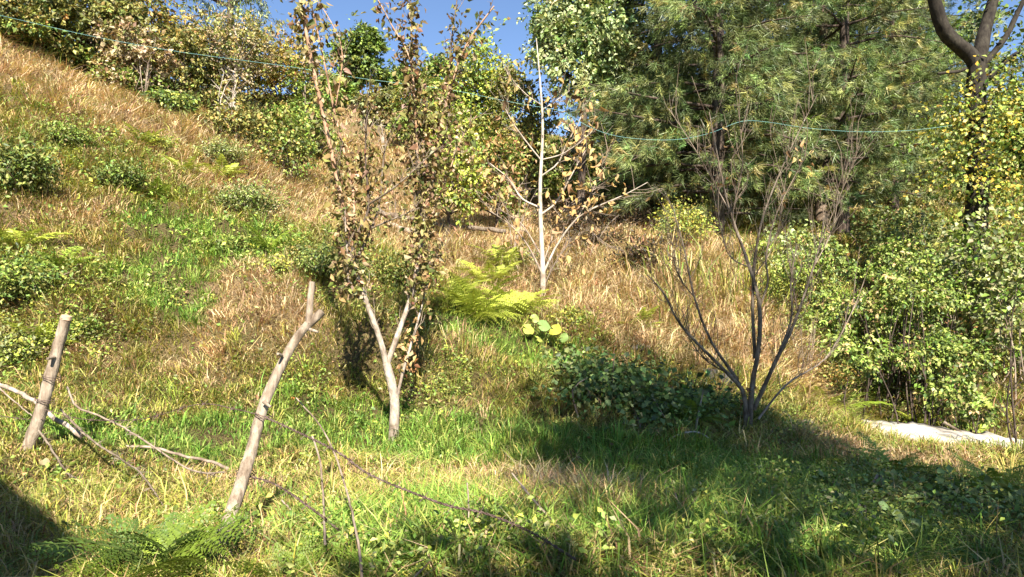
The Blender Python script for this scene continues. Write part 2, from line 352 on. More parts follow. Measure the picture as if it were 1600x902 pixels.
def grow(nclump, per, d0, d1, only, name, label, lenk=1.0, spr=1.0, radial=0.0, lie=1.0):
    x, y, d = scatter(nclump, d0, d1)
    k = zone(x, y)
    keep = np.isin(k, only); x, y, d, k = x[keep], y[keep], d[keep], k[keep]
    lt = np.clip((x - LEDGE[0][0]) / (LEDGE[1][0] - LEDGE[0][0]), 0, 1); ly = LEDGE[0][1] + lt * (LEDGE[1][1] - LEDGE[0][1])
    keep = ~((x > LEDGE[0][0] + .12) & (abs(y - ly + .15) < .5)); x, y, d, k = x[keep], y[keep], d[keep], k[keep]
    dm = rng.random(len(x)) < np.clip(.75 + 1.5 * fbm(x * 3.7, y * 3.7, 81, 2), .5, 1); x, y, d, k = x[dm], y[dm], d[dm], k[dm]
    n = len(x)
    lf = field(x, y, LONG); sf = field(x, y, SHORT)
    base = np.minimum(np.clip(.105 + .16 * lf - .055 * sf, .045, .26) * (1 + .35 * rng.normal(size=n)).clip(.5, 1.9) * lenk, np.where(d < 5, .085 + .045 * d, .4)) * np.clip(d / 7, 1, 1.7)
    ang = rng.random(n) * 6.283; ln = rng.random(n) * .9
    sx, sy = slope_at(x, y)
    down = np.stack([-sx, -sy, 0 * sx], 1)
    lean = np.stack([np.cos(ang) * ln, np.sin(ang) * ln, 0 * ln], 1) + down * .9
    pal = [C_lush, C_yg, C_straw]
    cc = np.zeros((n, 3))
    for q_ in (0, 1, 2):
        m_ = k == q_; cc[m_] = pick(pal[q_], m_.sum(), .18)
    ix = np.repeat(np.arange(n), per); N_ = len(ix)
    sp = np.clip(.035 * np.sqrt(d / 4), .03, .12)[ix]
    ox, oy = rng.normal(size=N_), rng.normal(size=N_); sp = sp * spr; bx = x[ix] + sp * ox; by = y[ix] + sp * oy
    bz = ground(bx, by) - .008
    # blades of one clump keep its colour, a third take their own
    col = cc[ix] * (1 + .15 * rng.normal(size=(N_, 1)))
    own = rng.random(N_) < .3
    for q_ in (0, 1, 2):
        m_ = own & (k[ix] == q_); col[m_] = pick(pal[q_], m_.sum(), .2)
    L_ = base[ix] * rng.uniform(.5, 1.35, N_)
    wd = np.maximum(.0052 * rng.uniform(.6, 1.6, N_) * (1 + .5 * np.clip(lf[ix], 0, 1)), .00098 * d[ix] * rng.uniform(.7, 1.3, N_)) 
    wd = np.minimum(wd, .03)
    le = lean[ix] * lie + rng.normal(size=(N_, 3)) * .45 * lie * np.array([1, 1, 0]) + radial * np.stack([ox, oy, 0 * ox], 1)
    dr = rng.uniform(.3, 1.5, N_)
    b = Bag(); blades(b, np.stack([bx, by, bz], 1), le, L_, wd, col, dr)
    return b.build(name, M_grass, label=label, kind="stuff")
grow(60000, 9, 2.0, 36, [0], "green_grass", "lush green grass on the terrace and bank")
grow(90000, 7, 2.0, 36, [1], "yellowing_grass", "yellow green grass drying across the bank")
grow(90000, 10, 2.0, 36, [2], "dry_grass", "straw coloured dry grass over the slope")

grow(11000, 20, 2.3, 22, [0, 1, 2], "tussock_grass", "taller arching tussocks of green and straw grass on the bank", 1.5, .55, .6)
grow(60000, 7, 2.3, 24, [1, 2], "thatch_grass", "limp bent straw and yellow blades lying over the bank", 1.5, 2.2, 0, 2.8)

def long_grass(n, per):
    x, y, d = scatter(n, 2.0, 6.5); w = np.clip(field(x, y, LONG), 0, 1) * (.6 + 1.2 * fbm(x * 2.5, y * 2.5, 33, 2)) > rng.random(n); x, y = x[w], y[w]; n = len(x)
    ix = np.repeat(np.arange(n), per); m = len(ix); a = rng.random(m) * 6.283; rad = rng.random(m) * .05
    bx = x[ix] + np.cos(a) * rad; by = y[ix] + np.sin(a) * rad
    dirn = rng.random(n) * 6.283; le = np.stack([np.cos(a) * .55 + .35 * np.cos(dirn[ix]), np.sin(a) * .55 + .35 * np.sin(dirn[ix]), 0 * a], 1) * rng.uniform(.4, 1.5, m)[:, None]
    k = rng.choice(3, n, p=[.6, .25, .15]); col = np.zeros((m, 3))
    for q_, pal in enumerate((C_lush, C_yg, C_straw)): mm = k[ix] == q_; col[mm] = pick(pal, mm.sum(), .2)
    L_ = rng.uniform(.16, .34, n)[ix] * rng.uniform(.6, 1.2, m); b = Bag()
    blades(b, np.stack([bx, by, ground(bx, by) - .01], 1), le, L_, rng.uniform(.004, .0095, m), col * .9, rng.uniform(.5, 1.7, m))
    return b.build("long_grass", M_grass, label="long coarse arching grass in the near foreground", kind="stuff")
long_grass(6500, 16)

def leafy_cover(n, d0, d1, name, label, pal, size, where, mat, lift=.04, seed=0):
    x, y, d = scatter(n, d0, d1, 48)
    w = where(x, y) > rng.random(n) * .9
    x, y, d = x[w], y[w], d[w]; n = len(x)
    z = ground(x, y) + rng.random(n) ** 1.5 * lift
    N_ = norm(rng.normal(size=(n, 3)) * .55 + np.array([0, -.25, 1])); D = norm(np.cross(N_, rdir(n)))
    L_ = size * rng.uniform(.6, 1.4, n) * np.clip(d / 6, .8, 2)
    b = Bag(); leaves(b, np.stack([x, y, z], 1), D, N_, L_, L_ * .7, pick(pal, n)); return b.build(name, mat, label=label, kind="stuff")
COVER = [patch(*a) for a in [(560,660,110,35,.9),(220,350,130,60,.4),(880,520,60,20,.8),(1250,720,110,25,.9),(1000,660,180,50,1.0),(1350,820,220,70,1.0),(1550,800,120,60,.9),(100,600,100,40,.5),
   (470,650,80,20,.6),(1230,650,80,25,.7),(700,640,80,30,.4),(930,520,80,20,.6),(1100,690,120,20,.7),(560,860,120,40,.5),(250,300,160,50,.4),(100,760,140,50,.35),(1300,560,90,40,.6)]]
leafy_cover(70000, 2.1, 30, "ground_cover", "small broad leaved weeds creeping between the grass", [(3, (.14, .24, .045)), (2, (.22, .30, .06)), (1, (.30, .33, .09)), (1, (.08, .15, .03))], .034,
            lambda x, y: field(x, y, COVER) + .06 + .35 * (fbm(x * 2, y * 2, 61, 2) > .3), M_leaf, .07)
WEED = [patch(*a) for a in [(80,420,120,70,.7),(260,290,200,60,.55),(90,210,130,40,.6),(420,380,90,40,.6),(60,540,100,60,.7),(200,480,120,40,.35),(560,650,120,40,.45),(620,450,110,40,.7),(980,620,150,45,.9),
   (1250,690,110,25,.6),(1330,790,200,40,.8),(1530,800,130,60,.9),(1300,860,250,45,.6),(880,520,60,22,.6),(1240,520,120,60,.6),(300,870,80,40,.5),(600,870,120,40,.45),(1150,640,70,30,.8),(700,600,60,50,.4),(480,250,120,40,.5),(1400,660,90,20,.6),(800,880,250,40,.5),(1100,880,200,40,.6),(500,880,150,40,.45)]]
def weeds(n, name, label):
    x, y, d = scatter(n, 2.2, 26, 48); w = (field(x, y, WEED) + .5 * fbm(x * 1.7, y * 1.7, 91, 3)) * np.clip(.7 + 2 * fbm(x * 5, y * 5, 95, 2), .1, 1.5) > .13 + .5 * rng.random(n); x, y, d = x[w], y[w], d[w]; n = len(x)
    h = rng.uniform(.05, .22, n); per = 12; ix = np.repeat(np.arange(n), per); m = len(ix)
    kind_ = rng.integers(0, 4, n); pals = [P_grn, P_vine, P_yel[:3] + P_grn[:1], P_grey[:1] + P_grn[:2]]; col = np.zeros((m, 3))
    for q_ in range(4): mm = kind_[ix] == q_; col[mm] = pick(pals[q_], mm.sum())
    t = rng.random(m); le = rng.normal(size=(n, 2)) * .25
    P = np.stack([x[ix] + le[ix, 0] * t * h[ix] + rng.normal(size=m) * .03, y[ix] + le[ix, 1] * t * h[ix] + rng.normal(size=m) * .03, ground(x, y)[ix] + t * h[ix]], 1)
    L_ = (.022 + .02 * rng.random(n))[ix] * rng.uniform(.6, 1.4, m) * np.clip(d[ix] / 7, .75, 1.8)
    D = norm(rng.normal(size=(m, 3)) * np.array([1, 1, .5])); N_ = norm(rng.normal(size=(m, 3)) * .45 + np.array([0, -.3, 1]))
    b = Bag(); leaves(b, P, D, N_, L_, L_ * rng.uniform(.4, .75, n)[ix], col); return b.build(name, M_leaf, label=label, kind="stuff")
LITT = [patch(*a) for a in [(1000,560,140,35,1.),(950,340,200,30,.8),(1230,570,90,40,.9),(1150,380,200,40,.8),(1260,680,80,25,.5),(620,740,40,20,.4),(420,860,60,50,.5),(950,520,100,20,.5)]]
leafy_cover(26000, 2.1, 34, "leaf_litter", "brown and tan fallen leaves lying in the grass", [(3, (.30, .17, .09)), (2, (.45, .29, .16)), (2, (.16, .09, .05)), (1, (.5, .22, .08))], .04,
            lambda x, y: field(x, y, LITT) * .8 + .03, M_dry, .05)

# ------------------------------------------------------------------ shrubs and trees
P_olive = [(3, (0.147, 0.165, 0.041)), (2, (0.220, 0.220, 0.065)), (2, (0.303, 0.275, 0.092)), (1, (0.073, 0.101, 0.028)), (1, (0.386, 0.275, 0.092))]
P_tan = [(3, (0.408, 0.321, 0.194)), (2, (0.486, 0.369, 0.243)), (2, (0.233, 0.243, 0.078)), (1, (0.292, 0.175, 0.087))]
P_dkg = [(3, (0.089, 0.135, 0.037)), (2, (0.138, 0.189, 0.055)), (1, (0.227, 0.243, 0.086))]
P_grn = [(3, (0.176, 0.257, 0.049)), (2, (0.255, 0.338, 0.073)), (1, (0.096, 0.162, 0.037)), (1, (0.414, 0.405, 0.097))]
P_yel = [(3, (0.405, 0.446, 0.081)), (2, (0.567, 0.567, 0.108)), (2, (0.230, 0.311, 0.068)), (1, (0.675, 0.567, 0.135))]
P_grey = [(3, (0.248, 0.270, 0.127)), (2, (0.350, 0.365, 0.184)), (1, (0.146, 0.176, 0.081))]
P_pale = [(3, (0.321, 0.379, 0.173)), (2, (0.482, 0.528, 0.298)), (2, (0.196, 0.275, 0.092)), (1, (0.115, 0.173, 0.058))]
P_vine = [(4, (0.230, 0.303, 0.063)), (3, (0.319, 0.370, 0.107)), (2, (0.139, 0.205, 0.045)), (1, (0.399, 0.351, 0.089)), (1, (0.439, 0.448, 0.196))]
P_yvine = [(4, (0.420, 0.358, 0.042)), (3, (0.553, 0.445, 0.067)), (2, (0.244, 0.243, 0.034)), (1, (0.398, 0.252, 0.059))]
P_gold = [(3, (0.312, 0.249, 0.063)), (2, (0.401, 0.294, 0.080)), (2, (0.196, 0.214, 0.053)), (1, (0.267, 0.143, 0.053))]
P_pear = [(3, (0.273, 0.219, 0.091)), (2, (0.378, 0.303, 0.167)), (3, (0.189, 0.189, 0.060)), (2, (0.181, 0.106, 0.053)), (1, (0.454, 0.348, 0.249)), (1, (0.114, 0.129, 0.038))]
P_dead = [(3, (.46, .30, .14)), (2, (.33, .19, .08)), (2, (.60, .43, .23)), (1, (.19, .10, .05))]
P_dkpear = [(3, (.16, .10, .06)), (2, (.24, .17, .08)), (1, (.12, .14, .05)), (1, (.34, .24, .16))]

def crown(bag, ells, n, lsz, pal, per=14, spread=.16, shell=.55, aspect=.6, droop=.2, lobes=.3, stray=.22):
    """ells: list of (cx,cy,cz,rx,ry,rz) local; leaves grouped in clumps through the volume"""
    vol = np.array([(e[3] * e[4] * e[5]) ** (2 / 3) for e in ells]); pr = vol / vol.sum()
    nc = max(4, n // per); which = rng.choice(len(ells), nc, p=pr); E = np.array(ells)[which]
    d = rdir(nc); r = (shell + (1 - shell) * rng.random(nc) ** .7)[:, None]
    r = r * np.where(rng.random((nc, 1)) < stray, rng.uniform(1.0, 1.38, (nc, 1)), 1)
    a = np.arctan2(d[:, 1], d[:, 0])
    lob = 1 + lobes * (vnoise(a * 2.6 + which * 7.3, d[:, 2] * 3.4 + which, 71) * 2.4)[:, None]
    C = E[:, :3] + d * E[:, 3:] * r * lob
    ctint = (1 + .22 * rng.normal(size=(nc, 1))).clip(.5, 1.6)
    ix = np.repeat(np.arange(nc), per); m = len(ix)
    sc = np.minimum(E[:, 3:].min(1), 1.2)[ix][:, None]
    P = C[ix] + rng.normal(size=(m, 3)) * spread * sc * np.array([1, 1, .7])
    out = d[ix]
    D = norm(out * .7 + rng.normal(size=(m, 3)) * .8 + np.array([0, 0, -droop]))
    N = norm(out * .6 + np.array([0, -.2, .7]) + rng.normal(size=(m, 3)) * .6)
    L = lsz * rng.uniform(.45, 1.5, m)
    cl = pick(pal, nc); lc = np.where(rng.random((m, 1)) < .62, cl[ix] * (1 + .12 * rng.normal(size=(m, 1))), pick(pal, m))
    leaves(bag, P, D, N, L, L * aspect, lc * ctint[ix])
    return C, which
def limbs(bag, base, C, k, r0, col=(.2, .15, .1), sides=5):
    """k crooked limbs from the base up to points in the crown"""
    idx = rng.choice(len(C), min(k, len(C)), replace=False)
    for i in idx:
        t = C[i]; st = base * 1.0; mid = st * .55 + t * .45; mid[2] += .12 * abs(t[2] - st[2]); mid += rng.normal(size=3) * .06 * np.linalg.norm(t - st)
        q = st * .2 + t * .8 + rng.normal(size=3) * .05 * np.linalg.norm(t - st)
        tube(bag, [st, mid, q, t], r0, r0 * .15, sides, col, n=7, rough=.15, cap=False)

def shrub(name, label, cat, px, pyb, wpx, hpx, pal, leaf, n, Y=None, group=None, stems=7, deep=.8, bark=None, mat=None, per=14, shell=.5, droop=.2, spread=.16, lift=.5, lobes=.35, aspect=.6):
    """shrub whose foot is at photo point (px, pyb), wpx wide and hpx tall there"""
    if Y is None: p = hit(px, pyb)
    else: x = (px - 800) * K * Y; p = np.array([x, Y, g1(x, Y)])
    s = K * p[1]; rx = wpx * s / 2; top = CZ + (451 - (pyb - hpx)) * K * p[1]; h = max(top - p[2], .1)
    root = empty(name, p, label, cat, group)
    b = Bag(); ry = rx * deep
    cz = h * lift; rz = h * (1 - lift) if lift > .45 else h * .55
    ells = [(0, 0, cz, rx * .72, ry * .72, rz * .95)]
    for i in range(4):
        a = i * 1.57 + rng.random(); ells.append((math.cos(a) * rx * .42, math.sin(a) * ry * .42, cz + rz * rng.uniform(-.35, .25), rx * .55, ry * .55, rz * rng.uniform(.5, .75)))
    C, wh = crown(b, ells, n, leaf, pal, per, spread, shell, droop=droop, lobes=lobes, aspect=aspect)
    C = C[C[:, 2] > .02]
    b.build("foliage", mat or M_leaf, root)
    s_ = Bag()
    limbs(s_, np.array([0, 0, -.05]), C, stems, min(.012 + h * .008, .06)); s_.build("stems", bark or M_twig, root, smooth=True)
    return root
def tree(name, label, px, pyb, wpx, py_top, pal, leaf, n, Y, group=None, crown_low=.35, bark=None, mat=None, trunk_r=.1, nl=14, per=16, shell=.45, droop=.2, spread=.13, lobes=.4, deep=.9, k=7, aspect=.6):
    x = (px - 800) * K * Y; z0 = g1(x, Y); p = np.array([x, Y, z0]); s = K * Y
    top = CZ + (451 - py_top) * s; h = top - z0; rx = wpx * s / 2
    root = empty(name, p, label, "tree", group)
    b = Bag(); lo = h * crown_low; H = h - lo
    ells = [(0, 0, lo + H * .5, rx * .6, rx * .6 * deep, H * .48)]
    for i in range(k):
        a = i * 2.4 + rng.random(); f = rng.uniform(.12, .82); w = math.sin(math.pi * (f * .8 + .15))
        ells.append((math.cos(a) * rx * .5 * w, math.sin(a) * rx * .5 * w * deep, lo + H * f, rx * .42, rx * .42 * deep, H * .17))
    C, wh = crown(b, ells, n, leaf, pal, per, spread, shell, droop=droop, lobes=lobes, aspect=aspect)
    b.build("crown", mat or M_leaf, root)
    t = Bag(); lean = rng.normal(size=2) * .03 * h
    tp = [np.array([0, 0, -.3]), np.array([lean[0] * .3, lean[1] * .3, lo * .6]), np.array([lean[0], lean[1], lo + H * .75])]
    tube(t, tp, trunk_r, trunk_r * .25, 8, (.2, .15, .1), n=10, rough=.12); t.build("trunk", bark or M_dark, root, smooth=True)
    l = Bag()
    idx = rng.choice(len(C), min(nl, len(C)), replace=False)
    path = smooth_path(tp, 20)
    for i in idx:
        c = C[i]; zt = max(lo * .6, c[2] - .45 * np.hypot(c[0], c[1]) - .2); j = np.argmin(abs(path[:, 2] - zt)); st = path[j]
        m1 = st * .5 + c * .5 + rng.normal(size=3) * .05 * rx
        tube(l, [st, m1, c], trunk_r * .38, trunk_r * .06, 5, (.2, .15, .1), n=6, cap=False)
    l.build("branches", bark or M_dark, root, smooth=True)
    return root

weeds(42000, "undergrowth", "mixed leafy weeds standing in the grass")
# --- tall growth behind the left crest
G_row = "bushes along the top of the left slope"
tree("bushy_tree", "olive bush with dark bare twigs at the far upper left corner", 10, 110, 287, -70, P_olive, 0.077, 13195, 12.8, G_row, .12, M_dark, trunk_r=.05)
tree("bushy_tree", "olive green bush with ochre tips, second from the upper left corner", 125, 120, 237, -60, P_olive, 0.077, 12252, 14.0, G_row, .1, M_twig, trunk_r=.05)
tree("bushy_tree", "bush with pinkish tan dried leaves above the dry crest", 205, 170, 162, 40, P_tan, 0.086, 6032, 13.6, G_row, .12, M_twig, trunk_r=.04)
tree("bushy_tree", "golden green bush rising behind the pinkish tan one", 215, 170, 237, -40, P_gold, 0.081, 11310, 15.6, G_row, .15, M_twig, trunk_r=.06)
tree("bushy_tree", "dark olive bush right of the pinkish tan one", 285, 200, 162, 50, P_olive, 0.072, 7917, 14.6, G_row, .08, M_twig, trunk_r=.05)
tree("bushy_tree", "pale leaved thin bush with whitish forked stems", 362, 195, 187, 25, P_tan[:2] + P_olive, 0.063, 6786, 15.0, G_row, .25, M_pale, trunk_r=.06, nl=34)
tree("bushy_tree", "golden topped bush left of the tall tan shoots", 440, 210, 162, 40, P_gold, 0.077, 8671, 16.5, G_row, .12, M_twig, trunk_r=.05)
tree("bushy_tree", "green bush low behind the tall tan shoots", 480, 225, 150, 100, P_grn, 0.072, 7917, 16.0, G_row, .08, M_twig, trunk_r=.05)
tree("bushy_tree", "wide olive bush under the drooping grey green tree", 330, 180, 237, 15, P_olive, 0.072, 10367, 18.0, G_row, .1, M_twig, trunk_r=.05)
tree("weeping_tree", "drooping grey green tree at the top edge left of the sky gap", 355, 150, 180, -160, P_dkg + P_grey, .16, 9000, 23.0, None, .3, M_dark, trunk_r=.2, droop=1.4, aspect=.22)
tree("round_tree", "dark green rounded tree against the sky on the far crest", 560, 160, 112, 38, P_dkg[:2] + P_grn[:2], .17, 7500, 29.0, None, .1, M_dark, trunk_r=.15)
tree("round_tree", "small dark green tree right of the rounded one on the far crest", 622, 165, 80, 100, P_dkg[:2] + P_grn[:2], .17, 3000, 31.0, None, .1, M_dark, trunk_r=.12)
tree("round_tree", "narrow dark green tree behind the leafy right hand shoots", 682, 180, 70, 82, P_dkg[:2] + P_grn[:2], .17, 3600, 30.0, None, .1, M_dark, trunk_r=.12)
tree("round_tree", "green bush low on the far crest between two darker trees", 520, 190, 80, 120, P_grn, .15, 3200, 27.0, None, .05, M_dark, trunk_r=.1)
# --- middle distance, right of the sky gap
tree("young_tree", "lacy yellow green young tree just right of the sky gap", 745, 290, 149, 60, P_yel[:3] + P_grn, .10, 8280, 17.5, None, .2, M_twig, trunk_r=.06, per=10, spread=.2, nl=24)
tree("young_tree", "thin olive young tree behind the pale trunked sapling", 815, 300, 126, 95, P_olive, .09, 5760, 16.5, None, .2, M_twig, trunk_r=.05, per=9, spread=.2, nl=26)
tree("young_tree", "small tan and green tree at the foot of the dry slope", 702, 400, 126, 175, P_tan[:2] + P_grn[:2] + P_yel[:2], .075, 5040, 12.2, None, .22, M_dark, trunk_r=.045, per=9, spread=.2, nl=24)
tree("young_tree", "brownish small tree left of the pale trunked sapling", 775, 380, 126, 205, P_dead[:2] + P_grn[:2] + P_olive[:2], .08, 4680, 13.6, None, .2, M_dark, trunk_r=.045, per=9, spread=.2, nl=24)
tree("young_tree", "olive young tree on the far slope between the leafy shoots", 655, 260, 110, 100, P_olive + P_grn, .12, 5000, 22.0, None, .1, M_twig, trunk_r=.06, per=10, spread=.2)
tree("young_tree", "grey green young tree low on the far crest", 590, 215, 90, 140, P_grey + P_olive, .12, 3000, 25.0, None, .1, M_pale, trunk_r=.07, per=10, spread=.2)
tree("young_tree", "green leafy tree at the foot of the sky gap", 790, 330, 150, 130, P_grn + P_yel[:2], .12, 6500, 20.0, None, .05, M_twig, trunk_r=.06, per=10, spread=.2)
tree("broadleaf_tree", "tall pale leaved tree standing left of the pines", 905, 340, 190, -90, P_pale, .105, 15000, 14.8, None, .38, M_dark, trunk_r=.11, nl=26, spread=.12)
tree("broadleaf_tree", "dark green tree behind the pale leaved tall tree", 985, 340, 200, -40, P_dkg + P_grn[:1], .13, 9000, 19.0, None, .2, M_dark, trunk_r=.14)
tree("broadleaf_tree", "shaded green tree under the pale leaved crown", 900, 345, 150, 190, P_grn + P_olive[:2], .085, 3600, 16.0, None, .2, M_dark, trunk_r=.06, nl=20)
# --- pines
def pine_parts(h, rmax, low, seed, ntuft_mul=1.0, nl=.21, dead=False):
    b = Bag(); w = Bag(); t = Bag()
    tube(t, [(0, 0, -.3), (.05, 0, h * .5), (0, .05, h)], .028 * h ** .75 , .02, 8, (.2, .15, .1), n=14, rough=.1)
    z = low; pts = []; outs = []; bts = []
    while z < h - .2:
        f = (z - low) / (h - low); nb = 5 if f < .8 else 4
        for i in range(nb):
            a = rng.random() * .6 + i * 6.283 / nb + z * 2.1
            if rng.random() < .08: continue
            bt = rng.uniform(.65, 1.3)
            ln = rmax * (1 - f) ** .65 * (.75 + .35 * min(f * 5, 1)) * rng.uniform(.7, 1.15)
            dr = np.array([math.cos(a), math.sin(a), 0])
            p0 = np.array([0, 0, z]); p1 = p0 + dr * ln * .5 + np.array([0, 0, ln * .02]); p2 = p0 + dr * ln + np.array([0, 0, ln * rng.uniform(-.22, .12)])
            path = smooth_path([p0, p1, p2], 8); tube(w, path, .012 + .012 * ln, .006, 4, (.2, .15, .1), cap=False)
            sd = np.cross(dr, (0, 0, 1))
            for u in np.linspace(.28, 1, max(4, int(ln * 4.2))):
                c = path[min(7, int(u * 7.49))]
                for sgn in (-1, 1):
                    sl = (1.1 - u) * ln * .45 * rng.uniform(.5, 1.2) + .1
                    e = c + (sd * sgn * .8 + dr * .6) * sl + np.array([0, 0, rng.uniform(-.12, .1) * sl * 2])
                    if sl > .2: tube(w, [c, e], .006, .004, 3, (.2, .15, .1), n=3, cap=False)
                    m = max(1, int(sl / .16 * ntuft_mul))
                    for v in np.linspace(1 / m, 1, m):
                        pts.append(c * (1 - v) + e * v); outs.append(norm(e - c + dr * .1)); bts.append(bt)
            pts.append(p2); outs.append(dr); bts.append(bt)
        z += rng.uniform(.34, .52)
    pts = np.array(pts); outs = np.array(outs)
    if not dead:
        per = 26; ix = np.repeat(np.arange(len(pts)), per); m = len(ix)
        D = norm(outs[ix] * .8 + rng.normal(size=(m, 3)) * .5 + np.array([0, 0, -.38]))
        L = nl * rng.uniform(.7, 1.2, m)[:, None]; P = pts[ix] + rng.normal(size=(m, 3)) * .025
        sdv = norm(np.cross(D, rdir(m))); wd = .0075
        V = np.stack([P - sdv * wd, P + sdv * wd, P + D * L], 1).reshape(-1, 3); q_ = (np.arange(m) * 3)[:, None]
        tin = pick([(4, (.125, .175, .07)), (3, (.21, .27, .10)), (1.4, (.30, .33, .12)), (.6, (.38, .33, .13))], len(pts), .24)[ix] * np.array(bts)[ix][:, None] * .95 * (1 + .1 * rng.normal(size=(m, 1)))
        b.add(V, q_ + np.array([[0, 1, 2]]), np.repeat(tin, 3, axis=0))
    return b, w, t
def pine(px, Y, h, rmax, low, label, proto=None, rot=0, sc=1, dead=False, mul=1.0):
    x = (px - 800) * K * Y; p = (x, Y, g1(x, Y))
    root = empty("dead_conifer" if dead else "pine_tree", p, label, "tree", None if dead else "pine trees on the right")
    root.rotation_euler.z = rot; root.scale = (sc, sc, sc)
    if proto is None:
        b, w, t = pine_parts(h, rmax, low, 0, mul, dead=dead)
        if not dead: b.build("crown", M_needle, root)
        t.build("trunk", M_dark if not dead else M_redtwig, root, smooth=True); w.build("branches", M_dark if not dead else M_redtwig, root)
    else:
        for c in proto.children: copy_obj(c, root)
    return root
pa = pine(1120, 14.5, 11.5, 3.1, .5, "large blue green pine with drooping needles, nearest of the pines")
pine(1030, 17.5, 0, 0, 0, "pine half hidden behind the nearest pine on its left side", pa, 2.1, .95)
pb = pine(1316, 15.5, 11, 2.6, .9, "dark trunked pine in the middle of the right hand group")
pine(1265, 18.5, 0, 0, 0, "pine with a bare lower trunk behind the nearest pine", pb, 1.3, 1.1)
pine(1396, 18.0, 0, 0, 0, "thin trunked pine right of the middle pine", pb, 3.9, .92)
pine(1215, 22.0, 0, 0, 0, "far pine filling the back between the nearer ones", pa, 4.4, 1.2)
pine(1470, 24.0, 0, 0, 0, "distant pine seen left of the vine clad trunk", pb, 5.2, 1.0)
pine(1345, 25.0, 0, 0, 0, "far pine behind the middle pine", pa, 0.7, 1.1)
pine(1283, 16.8, 11, 1.6, 5.6, "leafless brown conifer top with dead branches among the pines", dead=True)

for (px_, Y_, w_, t_, lb_) in [(985,24,200,60,"shaded tree closing the gap between the pale leaved tree and the pines"),(1090,27,220,40,"dark tree far behind the nearest pine"),(1190,28,200,90,"dark tree far behind, between the two big pines"),(1300,30,220,60,"dark far tree behind the dead conifer"),(1410,29,200,80,"dark far tree left of the sky gap at the right"),(1530,27,180,190,"low far tree behind the climber clad trunk"),(1620,24,160,120,"tree at the far right edge behind the climber")]:
    tree("background_tree", lb_, px_, 300, w_, t_, P_dkg + P_grn[:1] + P_olive[:1], .2, 5000, Y_, "trees far behind the pines", .02, M_dark, trunk_r=.15, per=10, spread=.2)
# --- right side: thicket, climber tree, bushes
def mass(name, label, cat, ells_px, pal, leaf, n, stems, mat=None, bark=None, per=12, spread=.14, shell=.6, lobes=.35, droop=.3, group=None, aspect=.7, stray=.22):
    """ells_px: (px, py, Y, rx, ry(depth m), rz px)"""
    es = []
    for (px, py, Y, rx, dy, rz) in ells_px:
        c = W(px, py, Y); es.append((c[0], c[1], c[2], rx * K * Y, dy, rz * K * Y))
    c0 = np.mean([e[:3] for e in es], 0); base = np.array([c0[0], c0[1], g1(c0[0], c0[1])])
    es = [(e[0] - base[0], e[1] - base[1], e[2] - base[2], *e[3:]) for e in es]
    root = empty(name, base, label, cat, group); b = Bag(); C, wh = crown(b, es, n, leaf, pal, per, spread, shell, droop=droop, lobes=lobes, aspect=aspect, stray=stray)
    b.build("foliage", mat or M_leaf, root); s_ = Bag()
    for i in rng.choice(len(C), min(stems, len(C)), replace=False):
        t = C[i]; g = np.array([t[0] * .8 + rng.normal() * .1, t[1] + rng.normal() * .15, 0]); g[2] = g1(g[0] + base[0], g[1] + base[1]) - base[2] - .05
        tube(s_, [g, g * .4 + t * .6 + rng.normal(size=3) * .08, t + rng.normal(size=3) * .06], .014, .004, 4, (.2, .15, .1), n=7, cap=False)
    s_.build("stems", bark or M_twig, root, smooth=True)
    return root
TH = []
_r = np.random.default_rng(5)
for (px, py, Y, sx_, sy_, k_) in [(1260,440,9.7,40,25,3),(1330,410,9.5,60,25,5),(1400,420,9.4,60,30,6),(1310,490,9.1,50,40,6),(1390,490,8.8,60,40,8),(1460,500,8.7,50,40,7),(1350,555,8.3,40,22,5),(1420,560,8.1,50,25,6),(1500,570,8.1,40,45,7),(1530,640,7.6,25,25,4),(1470,620,7.8,30,30,4),(1300,545,9.0,30,20,4),(1360,470,9.0,50,40,5)]:
    for _ in range(k_): TH.append((px + sx_ * _r.normal() * .7, py + sy_ * _r.normal() * .7, Y + _r.normal() * .3, _r.uniform(18, 38), _r.uniform(.15, .3), _r.uniform(14, 30)))
TH = [t for t in TH if not (t[0] < 1445 and t[1] > 582)]
mass("vine_thicket", "big mound of sunlit yellow green climbing leaves above the concrete ledge", "thicket", TH,
     P_vine[:3] + P_grn[:2] + [(1.2, (.42, .30, .15)), (.6, (.55, .50, .20)), (2.5, (.07, .11, .03))], .050, 23000, 150, aspect=.6, per=9, spread=.17, droop=.8, lobes=.6, shell=.5, stray=.08, bark=M_dark)
mass("vine_thicket", "dark brown tangle added to deepen the shade in the hollow under the climbing leaves", "thicket", [(1370,600,9.1,60,.3,45),(1430,620,9.0,60,.3,40),(1320,570,9.3,40,.3,40),(1400,540,9.5,90,.3,60),(1480,560,9.3,60,.3,60)], P_dead[1:2] + P_dkg, .05, 6000, 120, per=6, spread=.3, bark=M_shade_moss)  # dark leaves and near-black stems put the hollow's shade into colour
mass("leafy_bush", "grey green loose bush at the right edge behind the thicket", "bush", [(1560,400,9.6,90,.7,60),(1590,490,9.0,60,.6,80),(1530,450,10,60,.6,50)], P_grey + P_grn[:2], .07, 6500, 40, per=9, spread=.2)
mass("leafy_bush", "dark shaded bush between the thicket and the vine clad trunk", "bush", [(1440,385,12.5,80,.8,45),(1500,430,11.5,60,.6,40),(1400,360,14,60,.8,40)], P_dkg + P_olive[:1], .07, 6000, 30)
mass("leafy_bush", "small bush with white green leaves under the middle pine", "bush", [(1225,385,11.5,45,.5,35),(1250,420,10.8,45,.4,30)], P_pale + P_vine[:2], .06, 1800, 20)
